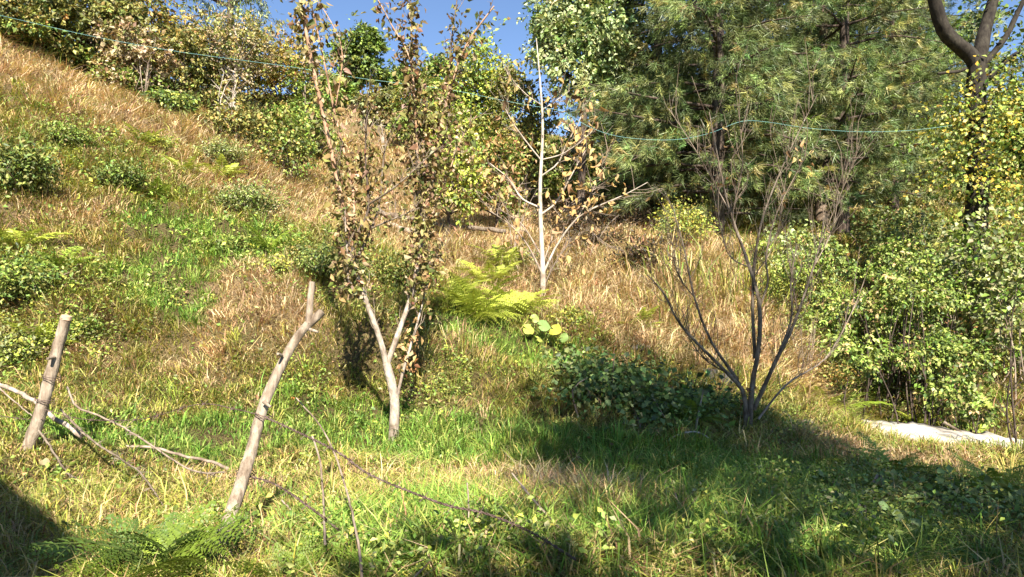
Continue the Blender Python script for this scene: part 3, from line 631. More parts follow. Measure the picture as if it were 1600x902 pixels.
# dark trunk with climber
ty = 10.2
tr = empty("climber_clad_tree", hit(1527, 400, 9, 12) * 0 + np.array([(1527 - 800) * K * ty, ty, g1((1527 - 800) * K * ty, ty)]), "forked dark tree wrapped in bright yellow climber leaves at the right edge", "tree")
o_ = np.array(tr.location)
def rel(pts, o): return [W(*p) - o for p in pts]
b = Bag(); tube(b, rel([(1515,480,ty),(1522,380,ty),(1530,250,ty),(1525,160,ty),(1528,100,ty)], o_), .17, .13, 10, (.1, .1, .1), n=16, rough=.15); b.build("trunk", M_shade_moss, tr, smooth=True)
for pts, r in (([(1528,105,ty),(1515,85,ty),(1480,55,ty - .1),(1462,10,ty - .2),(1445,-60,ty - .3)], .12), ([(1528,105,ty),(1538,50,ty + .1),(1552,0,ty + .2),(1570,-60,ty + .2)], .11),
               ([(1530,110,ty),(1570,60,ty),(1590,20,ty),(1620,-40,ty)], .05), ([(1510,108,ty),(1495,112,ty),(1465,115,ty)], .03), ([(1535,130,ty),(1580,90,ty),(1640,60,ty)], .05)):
    b = Bag(); tube(b, rel(pts, o_), r, r * .6, 8, (.1, .1, .1), n=12, rough=.15); b.build("limb", M_shade_moss, tr, smooth=True)
b = Bag(); es = [(1530,170,ty,62,.55,45),(1490,215,ty,52,.5,38),(1560,230,ty - .2,60,.55,55),(1510,280,ty,60,.5,45),(1570,140,ty,50,.5,40),(1590,300,ty - .4,40,.5,50)]
es = [(*(W(e[0], e[1], e[2]) - o_), e[3] * K * e[2], e[4], e[5] * K * e[2]) for e in es]
crown(b, es, 5200, .06, P_yvine[1:] + P_vine + P_grn[:2], 7, .3, .45, droop=.5, lobes=.6, aspect=.75); b.build("climber_leaves", M_leaf, tr)
b = Bag(); es = [(1560,20,ty + .4,70,.5,50),(1500,60,ty + .6,40,.4,30),(1590,90,ty,40,.5,40)]
es = [(*(W(e[0], e[1], e[2]) - o_), e[3] * K * e[2], e[4], e[5] * K * e[2]) for e in es]
crown(b, es, 900, .08, P_dkg + P_grn[:1], 6, .2, .3, lobes=.4, aspect=.6); b.build("crown", M_leaf, tr)

# --- shrubs scattered on the slopes
SH = [
 ("dark green leafy bush in the middle of the left slope", 187,300,85,58,P_dkg + P_grn[:1], .055, 2600),
 ("wide shaded dark bush at the left edge of the slope", 22,310,120,110,P_dkg, .06, 4200),
 ("green bush with pale tips at the left edge below the dark one", 15,470,180,95,P_grn + P_dkg[:1], .045, 5200),
 ("low green bush near the top of the left slope", 95,230,100,50,P_grn, .05, 2200),
 ("grey green bush above the lush green strip", 385,335,110,60,P_grey + P_grn[:1], .045, 3000),
 ("dense dark green bush behind the leafy left shoots", 520,440,110,75,P_dkg, .042, 4600),
 ("olive bush left of the dense dark green one", 465,415,60,50,P_olive, .04, 1600),
 ("dull green bush between the two limbs of the forked tree", 625,460,90,85,P_olive + P_dkg[:1], .05, 2600),
 ("grey feathery bush at the foot of the hedge row", 345,260,95,50,P_grey, .05, 2600),
 ("brown grey twiggy bush behind the bright ferns", 818,430,50,50,P_grey + P_dead[:1], .05, 900),
 ("small yellow leaved bush in the shade under the pines", 1070,390,95,100,P_yel + P_gold[:1], .06, 2400),
 ("reddish orange leaved bush behind the left shoots", 470,245,90,40,P_dead + P_gold[:1], .06, 1100),
 ("low yellow green bush right of the reddish one", 420,225,60,40,P_yel, .05, 1000),
 ("yellow green weeds at the crest near the upper left", 240,235,70,32,P_yel, .05, 1100),
 ("bright weed clump in the lush green strip", 350,392,70,26,P_grn[:2], .05, 1000),
 ("yellow green weed clump left of the dense bush", 425,425,60,26,P_yel[:3], .045, 900),
 ("shaded weeds beside the leaning fork post", 130,530,60,50,P_grn, .04, 900),
 ("grey green weeds left of the short fence post", 15,570,90,70,P_grey + P_yel[:1], .04, 2200),
 ("bush with small yellow leaves at the foot of the sapling", 890,510,80,34,P_yel[:3] + P_gold[:1], .045, 1300),
 ("brown stemmed undergrowth left of the long fern", 1290,610,90,60,P_gold + P_dead[:1], .045, 1500),
 ("yellow green undergrowth behind the bare tree", 1240,480,130,80,P_yel[:3], .05, 2600),
]
for (lb, px, py, w_, h_, pal, lf, n_) in SH:
    shrub("weed_clump" if "weed" in lb or "undergrowth" in lb else "leafy_bush", lb, "bush", px, py, w_ * 1.05, h_ * .8, pal + P_yel[2:3] + P_olive[:2], lf * .8, int(n_ * 1.4), aspect=.5, spread=.42, shell=.2, per=8, lobes=.7)
# the shaded bramble on the bank
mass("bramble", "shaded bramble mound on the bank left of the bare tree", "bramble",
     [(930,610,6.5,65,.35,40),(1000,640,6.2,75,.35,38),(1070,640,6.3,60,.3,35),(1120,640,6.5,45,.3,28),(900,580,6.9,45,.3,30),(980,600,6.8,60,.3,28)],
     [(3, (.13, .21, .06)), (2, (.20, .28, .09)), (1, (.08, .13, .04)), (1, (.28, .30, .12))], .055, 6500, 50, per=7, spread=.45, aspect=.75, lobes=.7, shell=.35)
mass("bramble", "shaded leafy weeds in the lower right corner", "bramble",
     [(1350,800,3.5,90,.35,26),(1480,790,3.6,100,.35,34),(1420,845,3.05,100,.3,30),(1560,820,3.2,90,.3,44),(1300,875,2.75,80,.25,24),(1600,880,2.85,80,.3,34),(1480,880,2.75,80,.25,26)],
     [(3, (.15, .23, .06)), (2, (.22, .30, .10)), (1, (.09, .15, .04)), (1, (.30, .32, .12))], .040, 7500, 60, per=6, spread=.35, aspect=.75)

for (lb, es_) in (("dark brown brush added to stand for the shade under the pines behind the sapling", [(880,345,14.6,55,.5,22),(950,350,14.6,60,.5,24),(1010,352,14.8,50,.5,22)]),):
    mass("shade_brush", lb, "shade_brush", es_, [(3, (.045, .03, .016)), (2, (.08, .052, .028)), (1, (.035, .04, .016)), (.4, (.25, .17, .09))], .075, 5500, 90, per=7, spread=.35, aspect=.35, bark=M_dark)  # heap added for its dark colours, standing for tree shadow on the bank
BRW_SHADE = [(3, (.05, .033, .018)), (2, (.09, .06, .032)), (1, (.035, .04, .016)), (.5, (.28, .20, .11))]  # near-black leaf colours paint the shade under the pines
for lb, px, py, w_, h_ in (("dark brush added as shade on the bank left of the yellow bush", 1000, 432, 95, 58), ("dark brush painting the shade along the top of the dry bank", 930, 392, 110, 40), ("small dark brushwood heap just right of the pale sapling's trunk", 890, 372, 70, 30)):
    shrub("shade_brush", lb, "shade_brush", px, py, w_, h_, BRW_SHADE, .07, 1500, spread=.4, shell=.2, per=7, lobes=.7, aspect=.35, bark=M_dark, stems=20)
# ------------------------------------------------------------------ ferns
def frond_mesh(kind):
    """frond along +x from the origin, arching, 1 m long"""
    b = Bag(); n = {'far': 34, 'near': 15, 'bold': 11}[kind]
    t = np.linspace(.02, 1, 14); path = np.stack([t * .95, 0 * t, .42 * t - .55 * t * t], 1)
    tube(b, path, .006, .0015, 4, (.28, .30, .08), cap=False)
    u = np.linspace(.16, .985, n); cx = np.interp(u, t, path[:, 0]); cz = np.interp(u, t, path[:, 2])
    prof = np.sin(np.pi * np.clip((u - .02) / 1.02, 0, 1) ** .62) * {'far': .24, 'near': .27, 'bold': .29}[kind] + .012
    for sg in (-1, 1):
        P = np.stack([cx, 0 * cx, cz], 1); D = norm(np.stack([.45 + 0 * u, sg * 1. + 0 * u, -.22 + 0 * u], 1) + rng.normal(size=(n, 3)) * .14)
        c = np.tile(np.array([[.24, .33, .06]]), (n, 1)) * (1 + .15 * rng.normal(size=(n, 1)))
        if kind == 'far':
            leaves(b, P, D, np.tile([[-.3, 0, 1.]], (n, 1)), prof, .026 + 0 * prof, c, .15, .3)
        else:
            for i in range(n):
                m = max(3, int(prof[i] / (.024 if kind == 'near' else .030))); v = np.linspace(.06, .97, m)
                q_ = P[i] + D[i] * (v * prof[i])[:, None]; q_[:, 2] -= .25 * v * v * prof[i]
                tube(b, q_[[0, m // 2, m - 1]], .0015, .0008, 3, (.25, .3, .08), cap=False)
                for s2 in (-1, 1):
                    sd = norm(np.cross(D[i], [0, 0, 1.])) * s2
                    leaves(b, q_, norm(np.tile(sd + D[i] * .55, (m, 1)) + rng.normal(size=(m, 3)) * .08), np.tile([[0, 0, 1.]], (m, 1)),
                           .046 * (1.45 if kind == 'bold' else 1) * (1 - .8 * v) * min(1, prof[i] / .16 + .3), .030 * (1.2 if kind == 'bold' else 1) * (1 - .5 * v), np.tile(c[i], (m, 1)), .1, .4)
    return b
FR = {}
def fern(label, px, py, size, nf, kind='far', tint='yellow', spread=6.283, face=0, Y=None, name="fern", group="ferns on the slopes", lift=.0, fr=None):
    p = hit(px, py) if Y is None else np.array([(px - 800) * K * Y, Y, g1((px - 800) * K * Y, Y)])
    root = empty(name, p, label, "fern", group)
    key = (kind, tint)
    if key not in FR:
        ms = []
        for v in range(2):
            b = frond_mesh(kind); mul = {'yellow': (1.6, 1.35, .95), 'green': (.95, .95, .6), 'dark': (.38, .45, .45), 'deep': (.52, .55, .32), 'brown': (1.5, .75, 1.2)}[tint]  # dark and deep tints paint shade into the frond colour
            b.C = [c * np.array(mul) for c in b.C]
            ob = b.build("frond", M_leaf, root); ms.append(ob.data); bpy.data.objects.remove(ob)
        FR[key] = ms
    for i in range(nf):
        o = bpy.data.objects.new("frond", FR[key][i % 2]); COL.objects.link(o); o.parent = root
        a = face + (spread * (i + rng.random() * .7) / nf) - (spread / 2 if spread < 6 else 0)
        el = rng.uniform(.25, .95) + lift
        s_ = size * rng.uniform(.7, 1.15)
        o.rotation_euler = (rng.normal() * .25, -el, a); o.scale = (s_, s_, s_)
    return root
FERNS = [
 ("bright yellow green fern, tallest of the clump right of the forked tree", 765,455,.75,16,'near','yellow'),
 ("bright fern in front of the tallest one, lower part of the clump", 745,505,.8,18,'near','yellow'),
 ("bright fern at the right end of the clump", 800,505,.7,16,'near','yellow'),
 ("bright fern at the left end of the clump", 705,480,.6,12,'near','yellow'),
 ("bright fern at the back of the clump near the brown twiggy bush", 785,425,.7,12,'near','yellow'),
 ("small yellow fern on the dry bank behind the bramble", 1000,520,.45,9,'far','yellow'),
 ("pale fern by the left crest weeds", 225,232,.6,10,'far','yellow'),
 ("pale fern on the slope below the dry crest", 345,285,.6,10,'far','yellow'),
 ("pale fern between the dark bush and the dry crest", 285,275,.55,9,'far','yellow'),
 ("fern just below the dark bush on the left slope", 240,320,.5,9,'far','green'),
 ("yellow fern at the left edge above the pale tipped bush", 30,395,.5,11,'far','yellow'),
 ("green fern by the left edge bush", 90,425,.45,10,'far','green'),
 ("fern behind the short fence post", 60,555,.4,10,'far','yellow'),
 ("small fern beside the lush green strip", 420,395,.5,9,'far','green'),
 ("fern drooping beside the brown stems near the concrete ledge", 1285,640,.45,10,'far','yellow'),
 ("brown and yellow dying fern right of the bare tree", 1255,620,.4,9,'far','brown'),
 ("fern under the dark hollow of the thicket", 1440,675,.35,10,'far','yellow'),
 ("fern behind the concrete ledge near the right edge", 1520,690,.35,10,'far','yellow'),
 ("shaded fern left of the concrete ledge", 1390,760,.42,12,'near','green'),
 ("shaded fern at the right edge below the concrete ledge", 1540,790,.42,12,'near','green'),
 ("shaded fern right of the bramble mound", 1075,665,.4,6,'far','green'),
]
for (lb, px, py, sz, nf, kd, tn) in FERNS: fern(lb, px, py, sz, nf, kd, tn)
fern("long single fern frond arching over the dark hollow", 1305,650,.62,2,'far','green', spread=.5, face=-.25, lift=-.1)
fern("large foreground fern with shade painted into its fronds beside the leaning post", 225,905,.44,11,'bold','deep', spread=6.283, Y=2.3, lift=-.12)
fern("fern painted in dark shade, rising behind the large foreground fern", 262,885,.46,8,'bold','dark', Y=2.42, lift=.22)
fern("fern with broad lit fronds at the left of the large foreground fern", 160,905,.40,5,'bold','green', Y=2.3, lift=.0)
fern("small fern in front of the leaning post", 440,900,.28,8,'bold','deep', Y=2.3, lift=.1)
fern("fern at the lower edge right of the grey canes", 600,895,.26,8,'bold','deep', Y=2.35, lift=.1)

# ------------------------------------------------------------------ forked pear tree, foreground
YT = 5.2
bp_ = hit(613, 697, 4, 7); YT = bp_[1]
pear = empty("pear_tree", bp_, "forked young tree with pale trunk and upright shoots hung with drying leaves", "tree")
def stick(root, pts, r0, r1, mat, name="branch", sides=6, n=10, rough=.12):
    o = np.array(root.location); b = Bag(); tube(b, [W(*p) - o for p in pts], r0, r1, sides, (.3, .3, .3), n=n, rough=rough)
    return b.build(name, mat, root, smooth=True)
def polyp(pts, u):
    P = smooth_path([W(*p) for p in pts], 40); return P[np.clip((np.asarray(u) * 39).astype(int), 0, 39)]
y = YT
stick(pear, [(613,708,y),(616,660,y),(616,620,y),(604,568,y)], .044, .034, M_pear, "trunk", 10, 12)
PEAR = [  # points, r0, r1, leaf count, leaf range along the branch, palette, bark
 ([(604,572,y),(592,525,y - .05),(566,455,y - .1),(553,415,y - .1),(548,380,y - .1)], .026, .017, 60, (.65, 1), P_pear, M_pear),
 ([(604,572,y),(624,515,y + .05),(640,470,y + .1),(655,400,y + .1),(664,330,y + .1)], .024, .016, 260, (.5, 1), P_pear, M_pear),
 ([(616,640,y),(630,580,y + .05),(652,505,y + .15),(668,440,y + .25)], .014, .007, 70, (.3, 1), P_dead, M_pear),
 ([(664,335,y + .1),(676,270,y + .1),(688,200,y + .1),(712,110,y + .1),(735,60,y + .1),(772,10,y)], .019, .006, 330, (0, 1), P_pear + P_grn[3:], M_shoot),
 ([(548,385,y - .1),(533,310,y - .15),(515,225,y - .2),(490,110,y - .25),(463,-30,y - .3)], .021, .011, 260, (.05, 1), P_pear, M_shoot),
 ([(550,390,y - .1),(552,300,y),(528,200,y),(505,90,y),(478,-30,y)], .013, .005, 170, (.1, .97), P_pear, M_shoot),
 ([(548,380,y - .1),(575,330,y),(571,250,y),(574,170,y + .05),(580,130,y)], .013, .004, 190, (0, 1), P_pear, M_dark),
 ([(550,420,y - .1),(590,330,y + .1),(603,225,y + .15),(630,170,y + .2)], .013, .005, 60, (.1, .9), P_pear, M_grey),
 ([(660,350,y + .1),(651,230,y),(645,120,y),(641,-30,y)], .014, .004, 380, (.1, 1), P_pear + P_dkpear, M_grey),
 ([(668,310,y + .1),(700,190,y + .1),(703,90,y + .1),(718,-30,y)], .012, .004, 130, (.05, 1), P_pear + P_dkpear, M_grey),
 ([(652,240,y),(642,100,y - .05),(612,40,y - .1),(580,-20,y - .1)], .010, .003, 110, (.2, 1), P_pear + P_dkpear, M_shoot),
 ([(655,380,y + .1),(690,300,y + .2),(720,220,y + .2),(745,180,y + .2)], .010, .003, 90, (.1, 1), P_pear, M_shoot),
 ([(575,320,y),(620,290,y - .1),(680,235,y - .1)], .010, .003, 26, (.3, 1), P_pear, M_grey),
 ([(578,358,y),(620,340,y - .1),(655,325,y)], .009, .004, 18, (.2, 1), P_pear, M_grey),
 ([(520,190,y),(535,90,y),(520,40,y),(482,-20,y)], .007, .002, 40, (.2, 1), P_pear, M_shoot),
 ([(566,455,y - .1),(545,440,y - .2),(543,400,y - .2),(538,330,y - .2)], .014, .005, 170, (.15, 1), P_pear, M_pear),
 ([(672,290,y + .1),(660,220,y + .1),(668,160,y)], .010, .003, 160, (0, 1), P_pear, M_grey),
 ([(640,470,y + .1),(672,420,y + .2),(690,380,y + .2)], .009, .004, 70, (.3, 1), P_dead[:2] + P_pear, M_grey),
]
# one leaf outline in several shapes: 8 triangles, folded and curled
def leaf_mesh(name, L, Wd, curl, fold, pal, mat):
    u = np.array([0, .28, .62, 1.]); hw = np.array([.0, .46, .40, 0]) * Wd; c = pick(pal, 1, .15)[0]
    V = []
    for i in range(4):
        zc = -curl * (u[i] ** 2) * L
        V += [(u[i] * L, 0, zc)] + ([(u[i] * L, -hw[i], zc + fold * hw[i]), (u[i] * L, hw[i], zc + fold * hw[i])] if hw[i] > 0 else [])
    F = [(0, 1, 2), (0, 3, 1), (1, 4, 5), (1, 5, 2), (1, 3, 6), (1, 6, 4), (4, 7, 5), (4, 6, 7)]
    F = [(0, 2, 1), (0, 1, 3), (1, 2, 5), (1, 5, 4), (1, 4, 6), (1, 6, 3), (4, 5, 7), (4, 7, 6)]
    o = mk(name, np.array(V), np.array(F), mat, col=np.tile(c, (8, 1)), smooth=True); m = o.data; bpy.data.objects.remove(o); return m
def hang_leaves(root, branches, Lm, nobj, pal_mesh, mat, drop=.7, off=.05, mult=1.0):
    """the largest leaves as parts, the rest joined in one part"""
    o = np.array(root.location); P = []; C = []; keys = []
    for (pts, r0, r1, n, (a, b_), pal, bk) in branches:
        n = int(n * mult)
        if n == 0: continue
        # leaves sit in bunches along the branch
        nb = max(2, n // 5); ub = rng.uniform(a, b_, nb); base = polyp(pts, ub)[rng.integers(0, nb, n)]
        P.append(base + rng.normal(size=(n, 3)) * off * np.array([1, 1, 1.1])); C.append(pick(pal, n, .2))
    P = np.concatenate(P); C = np.concatenate(C); n = len(P)
    side = rng.normal(size=(n, 3)); side[:, 2] *= .4
    D = norm(side * .8 + np.array([0, 0, -drop])); N = norm(np.cross(D, rdir(n)))
    L = Lm * rng.uniform(.6, 1.35, n)
    vis = np.argsort(-L - 10 * ((P[:, 2] < CZ + 451 * K * P[:, 1]) & (abs(P[:, 0]) < 800 * K * P[:, 1])))
    sel = vis[:nobj]; rest = vis[nobj:]
    for i in sel:
        ob = bpy.data.objects.new("leaf", pal_mesh[int(rng.integers(len(pal_mesh)))]); COL.objects.link(ob); ob.parent = root
        X = D[i]; Z = N[i]; Yv = np.cross(Z, X)
        from mathutils import Matrix
        M = Matrix(((X[0], Yv[0], Z[0]), (X[1], Yv[1], Z[1]), (X[2], Yv[2], Z[2]))).to_quaternion()
        ob.rotation_mode = 'QUATERNION'; ob.rotation_quaternion = M; ob.location = tuple(P[i] - o); s_ = L[i] / Lm; ob.scale = (s_, s_, s_)
    if len(rest):
        b = Bag(); leaves(b, P[rest] - o, D[rest], N[rest], L[rest], L[rest] * .52, C[rest], .25); b.build("foliage", mat, root, kind="stuff")
    # stalks
for (pts, r0, r1, n, rg, pal, bk) in PEAR: stick(pear, pts, r0, r1, bk, "branch", 6, 14)
LM = [leaf_mesh("leaf", .056, .034, rng.uniform(.1, .6), rng.uniform(.1, .9), P_pear + P_dkpear[:2], M_dry) for _ in range(14)]
hang_leaves(pear, PEAR, .056, 290, LM, M_dry, .7, .052, 1.7)
# twigs on the tree
def twigs(root, branches, n, L, r, mat, up=.6, name="twigs"):
    o = np.array(root.location); b = Bag()
    for (pts, *_r) in branches:
        P = smooth_path([W(*p) for p in pts], 30)
        for _ in range(n):
            i = int(rng.integers(6, 29)); t = norm(P[i] - P[i - 1]); d = norm(t * .7 + rdir(1)[0] * .8 + np.array([0, 0, up])); l = L * rng.uniform(.4, 1.3)
            e = P[i] + d * l; m = P[i] + d * l * .5 + rng.normal(size=3) * l * .08
            tube(b, [P[i] - o, m - o, e - o], r, r * .4, 4, (.3, .3, .3), n=5, cap=False)
            if rng.random() < .6:
                d2 = norm(d + rdir(1)[0] * .8 + np.array([0, 0, up * .5])); tube(b, [m - o, m + d2 * l * .5 - o], r * .7, r * .35, 3, (.3, .3, .3), n=3, cap=False)
    return b.build(name, mat, root, smooth=True, kind="stuff")
twigs(pear, PEAR, 14, .17, .003, M_twig)

# ------------------------------------------------------------------ pale sapling in the centre
bs = hit(849, 467, 8, 12); y = bs[1]
sap = empty("sapling", bs, "slender pale trunked sapling with curled brown leaves on the dry slope", "tree")
stick(sap, [(849,476,y),(848,420,y),(845,350,y),(844,290,y),(848,200,y),(844,130,y),(838,60,y)], .043, .006, M_pale, "trunk", 8, 18)
SAP = [
 ([(848,430,y),(822,380,y - .1),(795,350,y - .2),(765,330,y - .3)], .018, .006, 14, (.4, 1), P_dead, M_twig),
 ([(846,400,y),(815,350,y + .1),(785,330,y + .2),(760,300,y + .2)], .014, .005, 16, (.4, 1), P_dead, M_twig),
 ([(844,325,y),(815,310,y),(795,280,y + .1),(765,255,y + .1)], .016, .005, 22, (.3, 1), P_dead, M_pale),
 ([(845,250,y),(825,225,y),(800,190,y),(785,160,y)], .012, .004, 14, (.3, 1), P_dead, M_pale),
 ([(847,165,y),(825,150,y),(805,130,y),(792,115,y)], .009, .003, 8, (.3, 1), P_dead, M_pale),
 ([(849,448,y),(868,410,y),(886,385,y),(893,372,y)], .014, .006, 8, (.5, 1), P_dead, M_grey),
 ([(850,425,y),(872,380,y),(903,340,y - .1),(935,322,y - .2),(975,305,y - .3),(1012,285,y - .4)], .020, .005, 40, (.3, 1), P_dead, M_pale),
 ([(846,335,y),(870,315,y),(895,270,y),(915,235,y)], .016, .005, 40, (.3, 1), P_dead, M_pale),
 ([(846,275,y),(872,255,y),(885,225,y),(905,190,y),(912,160,y)], .012, .004, 34, (.3, 1), P_dead, M_pale),
 ([(846,250,y),(880,240,y - .1),(915,215,y - .1),(930,200,y - .1)], .010, .004, 26, (.4, 1), P_dead, M_pale),
 ([(847,172,y),(872,155,y),(890,142,y)], .008, .003, 12, (.4, 1), P_dead, M_pale),
 ([(903,340,y - .1),(925,300,y - .1),(940,260,y - .1),(955,225,y - .1)], .009, .003, 30, (.3, 1), P_dead, M_twig),
 ([(890,385,y),(915,360,y),(940,375,y)], .006, .003, 8, (.4, 1), P_dead, M_grey),
 ([(846,420,y),(860,380,y + .2),(880,330,y + .3),(930,290,y + .4)], .010, .004, 20, (.4, 1), P_dead, M_twig),
]
for (pts, r0, r1, n, rg, pal, bk) in SAP: stick(sap, pts, r0, r1, bk, "branch", 5, 12)
LM2 = [leaf_mesh("leaf", .10, .056, rng.uniform(.2, .9), rng.uniform(.4, 1.4), P_dead, M_dry) for _ in range(10)]
hang_leaves(sap, SAP, .10, 250, LM2, M_dry, .9, .13, 1.15)
twigs(sap, SAP, 11, .38, .005, M_twig, .3)

# ------------------------------------------------------------------ bare many stemmed tree on the right
bb = hit(1168, 676, 5, 8); y = bb[1]
bare = empty("bare_tree", bb, "leafless many stemmed tree with dark lichened bark at the right", "tree")
BARE = [
 ([(1166,684,y),(1165,640,y),(1160,610,y),(1128,575,y - .1),(1065,510,y - .2),(1038,460,y - .2),(1012,430,y - .2)], .034, .007, M_grey),
 ([(1168,650,y),(1155,600,y),(1112,535,y + .1),(1085,465,y + .2),(1068,385,y + .2),(1050,320,y + .2)], .026, .006, M_grey),
 ([(1170,680,y),(1176,600,y),(1186,540,y),(1186,470,y),(1165,400,y),(1135,310,y),(1108,175,y)], .040, .006, M_grey),
 ([(1180,560,y + .05),(1176,480,y + .05),(1180,400,y),(1195,330,y),(1232,240,y),(1277,148,y)], .024, .004, M_grey),
 ([(1178,640,y),(1212,565,y - .1),(1235,520,y - .1),(1262,445,y - .1),(1280,385,y - .1),(1288,340,y - .1)], .030, .007, M_grey),
 ([(1212,565,y - .1),(1236,500,y - .1),(1236,440,y - .1),(1245,380,y - .1)], .018, .006, M_grey),
 ([(1185,655,y),(1230,600,y + .1),(1290,560,y + .2),(1330,490,y + .2),(1350,440,y + .2)], .016, .004, M_twig),
 ([(1187,480,y),(1200,440,y),(1197,400,y),(1215,330,y),(1262,238,y)], .014, .003, M_redtwig),
 ([(1160,385,y),(1145,340,y - .1),(1160,260,y - .1),(1155,180,y - .1)], .010, .003, M_redtwig),
 ([(1140,330,y),(1090,240,y + .1),(1045,170,y + .1)], .008, .003, M_twig),
 ([(1150,590,y),(1100,560,y - .1),(1060,500,y - .1)], .010, .004, M_grey),
 ([(1085,465,y + .2),(1060,430,y + .2),(1050,380,y + .2)], .009, .004, M_grey),
 ([(1175,420,y),(1140,400,y),(1125,350,y),(1118,290,y)], .009, .003, M_grey),
 ([(1280,385,y - .1),(1315,300,y),(1345,225,y)], .006, .002, M_redtwig),
 ([(1270,420,y - .1),(1300,360,y),(1310,300,y)], .007, .003, M_twig),
 ([(1180,430,y),(1210,380,y + .1),(1225,300,y + .1),(1235,200,y + .1)], .008, .002, M_redtwig),
]
for i, (pts, r0, r1, bk) in enumerate(BARE): stick(bare, pts, r0 * .7, r1 * .7, bk, "trunk" if i == 2 else "stem", 7, 18, .2)
twigs(bare, [(a[0],) for a in BARE], 17, .30, .003, M_grey, .8)
twigs(bare, [(a[0],) for a in BARE[1:]], 7, .55, .0032, M_redtwig, 1.6, "shoots")
LM3 = [leaf_mesh("leaf", .06, .03, .6, 1.0, P_dead, M_dry) for _ in range(5)]
hang_leaves(bare, [([(1262,238,y),(1268,245,y),(1270,255,y)], 0, 0, 3, (0, 1), P_dead, None), ([(1140,330,y),(1120,240,y),(1110,180,y)], 0, 0, 12, (0, 1), P_dead, None),
     ([(1195,330,y),(1232,240,y),(1277,148,y)], 0, 0, 9, (0, 1), P_dead, None), ([(1170,600,y),(1168,620,y),(1166,640,y)], 0, 0, 12, (0, 1), P_dead, None)], .06, 40, LM3, M_dry, .8, .07)

# small bare shrubs / twiggy stems
def twiggy(label, px, py, hpx, wpx, nst, mat, r=.008, Y=None, name="bare_shrub"):
    p = hit(px, py) if Y is None else np.array([(px - 800) * K * Y, Y, g1((px - 800) * K * Y, Y)])
    root = empty(name, p, label, "shrub"); h = hpx * K * p[1]; w_ = wpx * K * p[1] / 2; paths = []
    for i in range(nst):
        a = rng.random() * 6.283; e = np.array([math.cos(a) * w_ * rng.uniform(.3, 1), math.sin(a) * w_ * .6, h * rng.uniform(.6, 1.05)])
        b = Bag(); pts = [np.array([0, 0, -.05]), e * .45 + np.array([0, 0, h * .1]) + rng.normal(size=3) * .04 * h, e]; tube(b, pts, r, r * .3, 5, (.3, .3, .3), n=9, rough=.1)
        for k in range(6):
            q_ = smooth_path(pts, 9)[int(rng.integers(3, 9))]; d = norm(rdir(1)[0] + np.array([0, 0, .8])) * h * rng.uniform(.1, .28); tube(b, [q_, q_ + d], r * .45, r * .2, 3, (.3, .3, .3), n=3, cap=False)
        b.build("stem", mat, root, smooth=True)
    return root
for (lb, px, py, w_, h_, pal, n_) in [
 ("olive scrub at the very start of the crest, upper left edge", 20, 95, 150, 60, P_olive + P_grn, 2600), ("green scrub on the crest below the second bush", 110, 125, 120, 60, P_grn + P_olive, 2200),
 ("tan and green scrub on the crest below the dried bush", 190, 165, 110, 60, P_tan + P_grn[:2], 2000), ("dark green scrub on the crest right of the dried bush", 265, 200, 100, 60, P_grn + P_dkg, 2200),
 ("olive scrub at the foot of the whitish forked stems", 370, 215, 110, 55, P_olive, 2000), ("green scrub on the crest just left of the shoots", 450, 235, 100, 70, P_grn + P_olive, 2200)]:
    shrub("crest_scrub", lb, "bush", px, py, w_, h_, pal, .075, n_, Y=13.4 if px > 60 else 12.6, spread=.35, shell=.2, per=8, lobes=.6)
twiggy("small dark bare shrub on the dry slope left of the shoots", 438, 282, 75, 70, 5, M_dark, .012)
twiggy("whitish forked bare stems in front of the hedge row", 350, 195, 95, 90, 6, M_pale, .02, Y=13.9)
twiggy("thin bare stems at the right edge by the end of the ledge", 1592, 715, 230, 60, 5, M_dark, .012, Y=6.2)
twiggy("pale dry stems rising at the back of the bright ferns", 800, 400, 120, 80, 5, M_twig, .01)
twiggy("brown bare stems at the foot of the thicket", 1260, 600, 110, 90, 6, M_redtwig, .007)
twiggy("tall thin dry stems in front of the bushes on the crest", 225, 150, 110, 60, 4, M_twig, .012, Y=13.2)
twiggy("whitish trunk fork standing behind the shoots on the far slope", 600, 240, 50, 30, 3, M_pale, .03)

# tall reeds / grass clumps by the pines
def tuft(label, px, py, hpx, n, pal, spread=.12, name="grass_tuft", group="tall grass tufts", wd=.009, droop=(.4, 1.4), lean=.5):
    p = hit(px, py); h = hpx * K * p[1]; root_p = p
    x = rng.normal(size=n) * spread; yv = rng.normal(size=n) * spread; z = ground(x + p[0], yv + p[1]) - p[2] - .01
    le = np.stack([x, yv, 0 * x], 1) / spread * .3 + rng.normal(size=(n, 3)) * lean * .5 * np.array([1, 1, 0])
    b = Bag(); blades(b, np.stack([x, yv, z], 1), le, h * rng.uniform(.6, 1.25, n), np.full(n, wd) * rng.uniform(.6, 1.3, n), pick(pal, n, .2), rng.uniform(*droop, n))
    o = b.build(name, M_grass, label=label, kind="thing"); o.location = p; tag(o, label, "grass", group); return o
tuft("tall pale reed clump under the small yellow bush", 1075, 455, 110, 130, C_yg + C_straw[:1], .35, wd=.02)
tuft("tall reed clump behind the bare tree stems", 1150, 470, 120, 110, C_yg, .35, wd=.02)
tuft("yellow reed clump on the dry bank left of the bare tree", 1060, 500, 80, 100, C_yg, .3, wd=.016)
tuft("long leaved green tuft in the lower middle with arching blades", 690, 905, 120, 120, C_lush + C_yg[:1], .09, wd=.010)
tuft("long leaved green tuft at the lower edge left of centre", 610, 900, 95, 90, C_lush, .08, wd=.009)
tuft("long leaved tuft with straw blades at the lower edge right of centre", 860, 905, 110, 110, C_lush + C_straw[:1], .10, wd=.008)
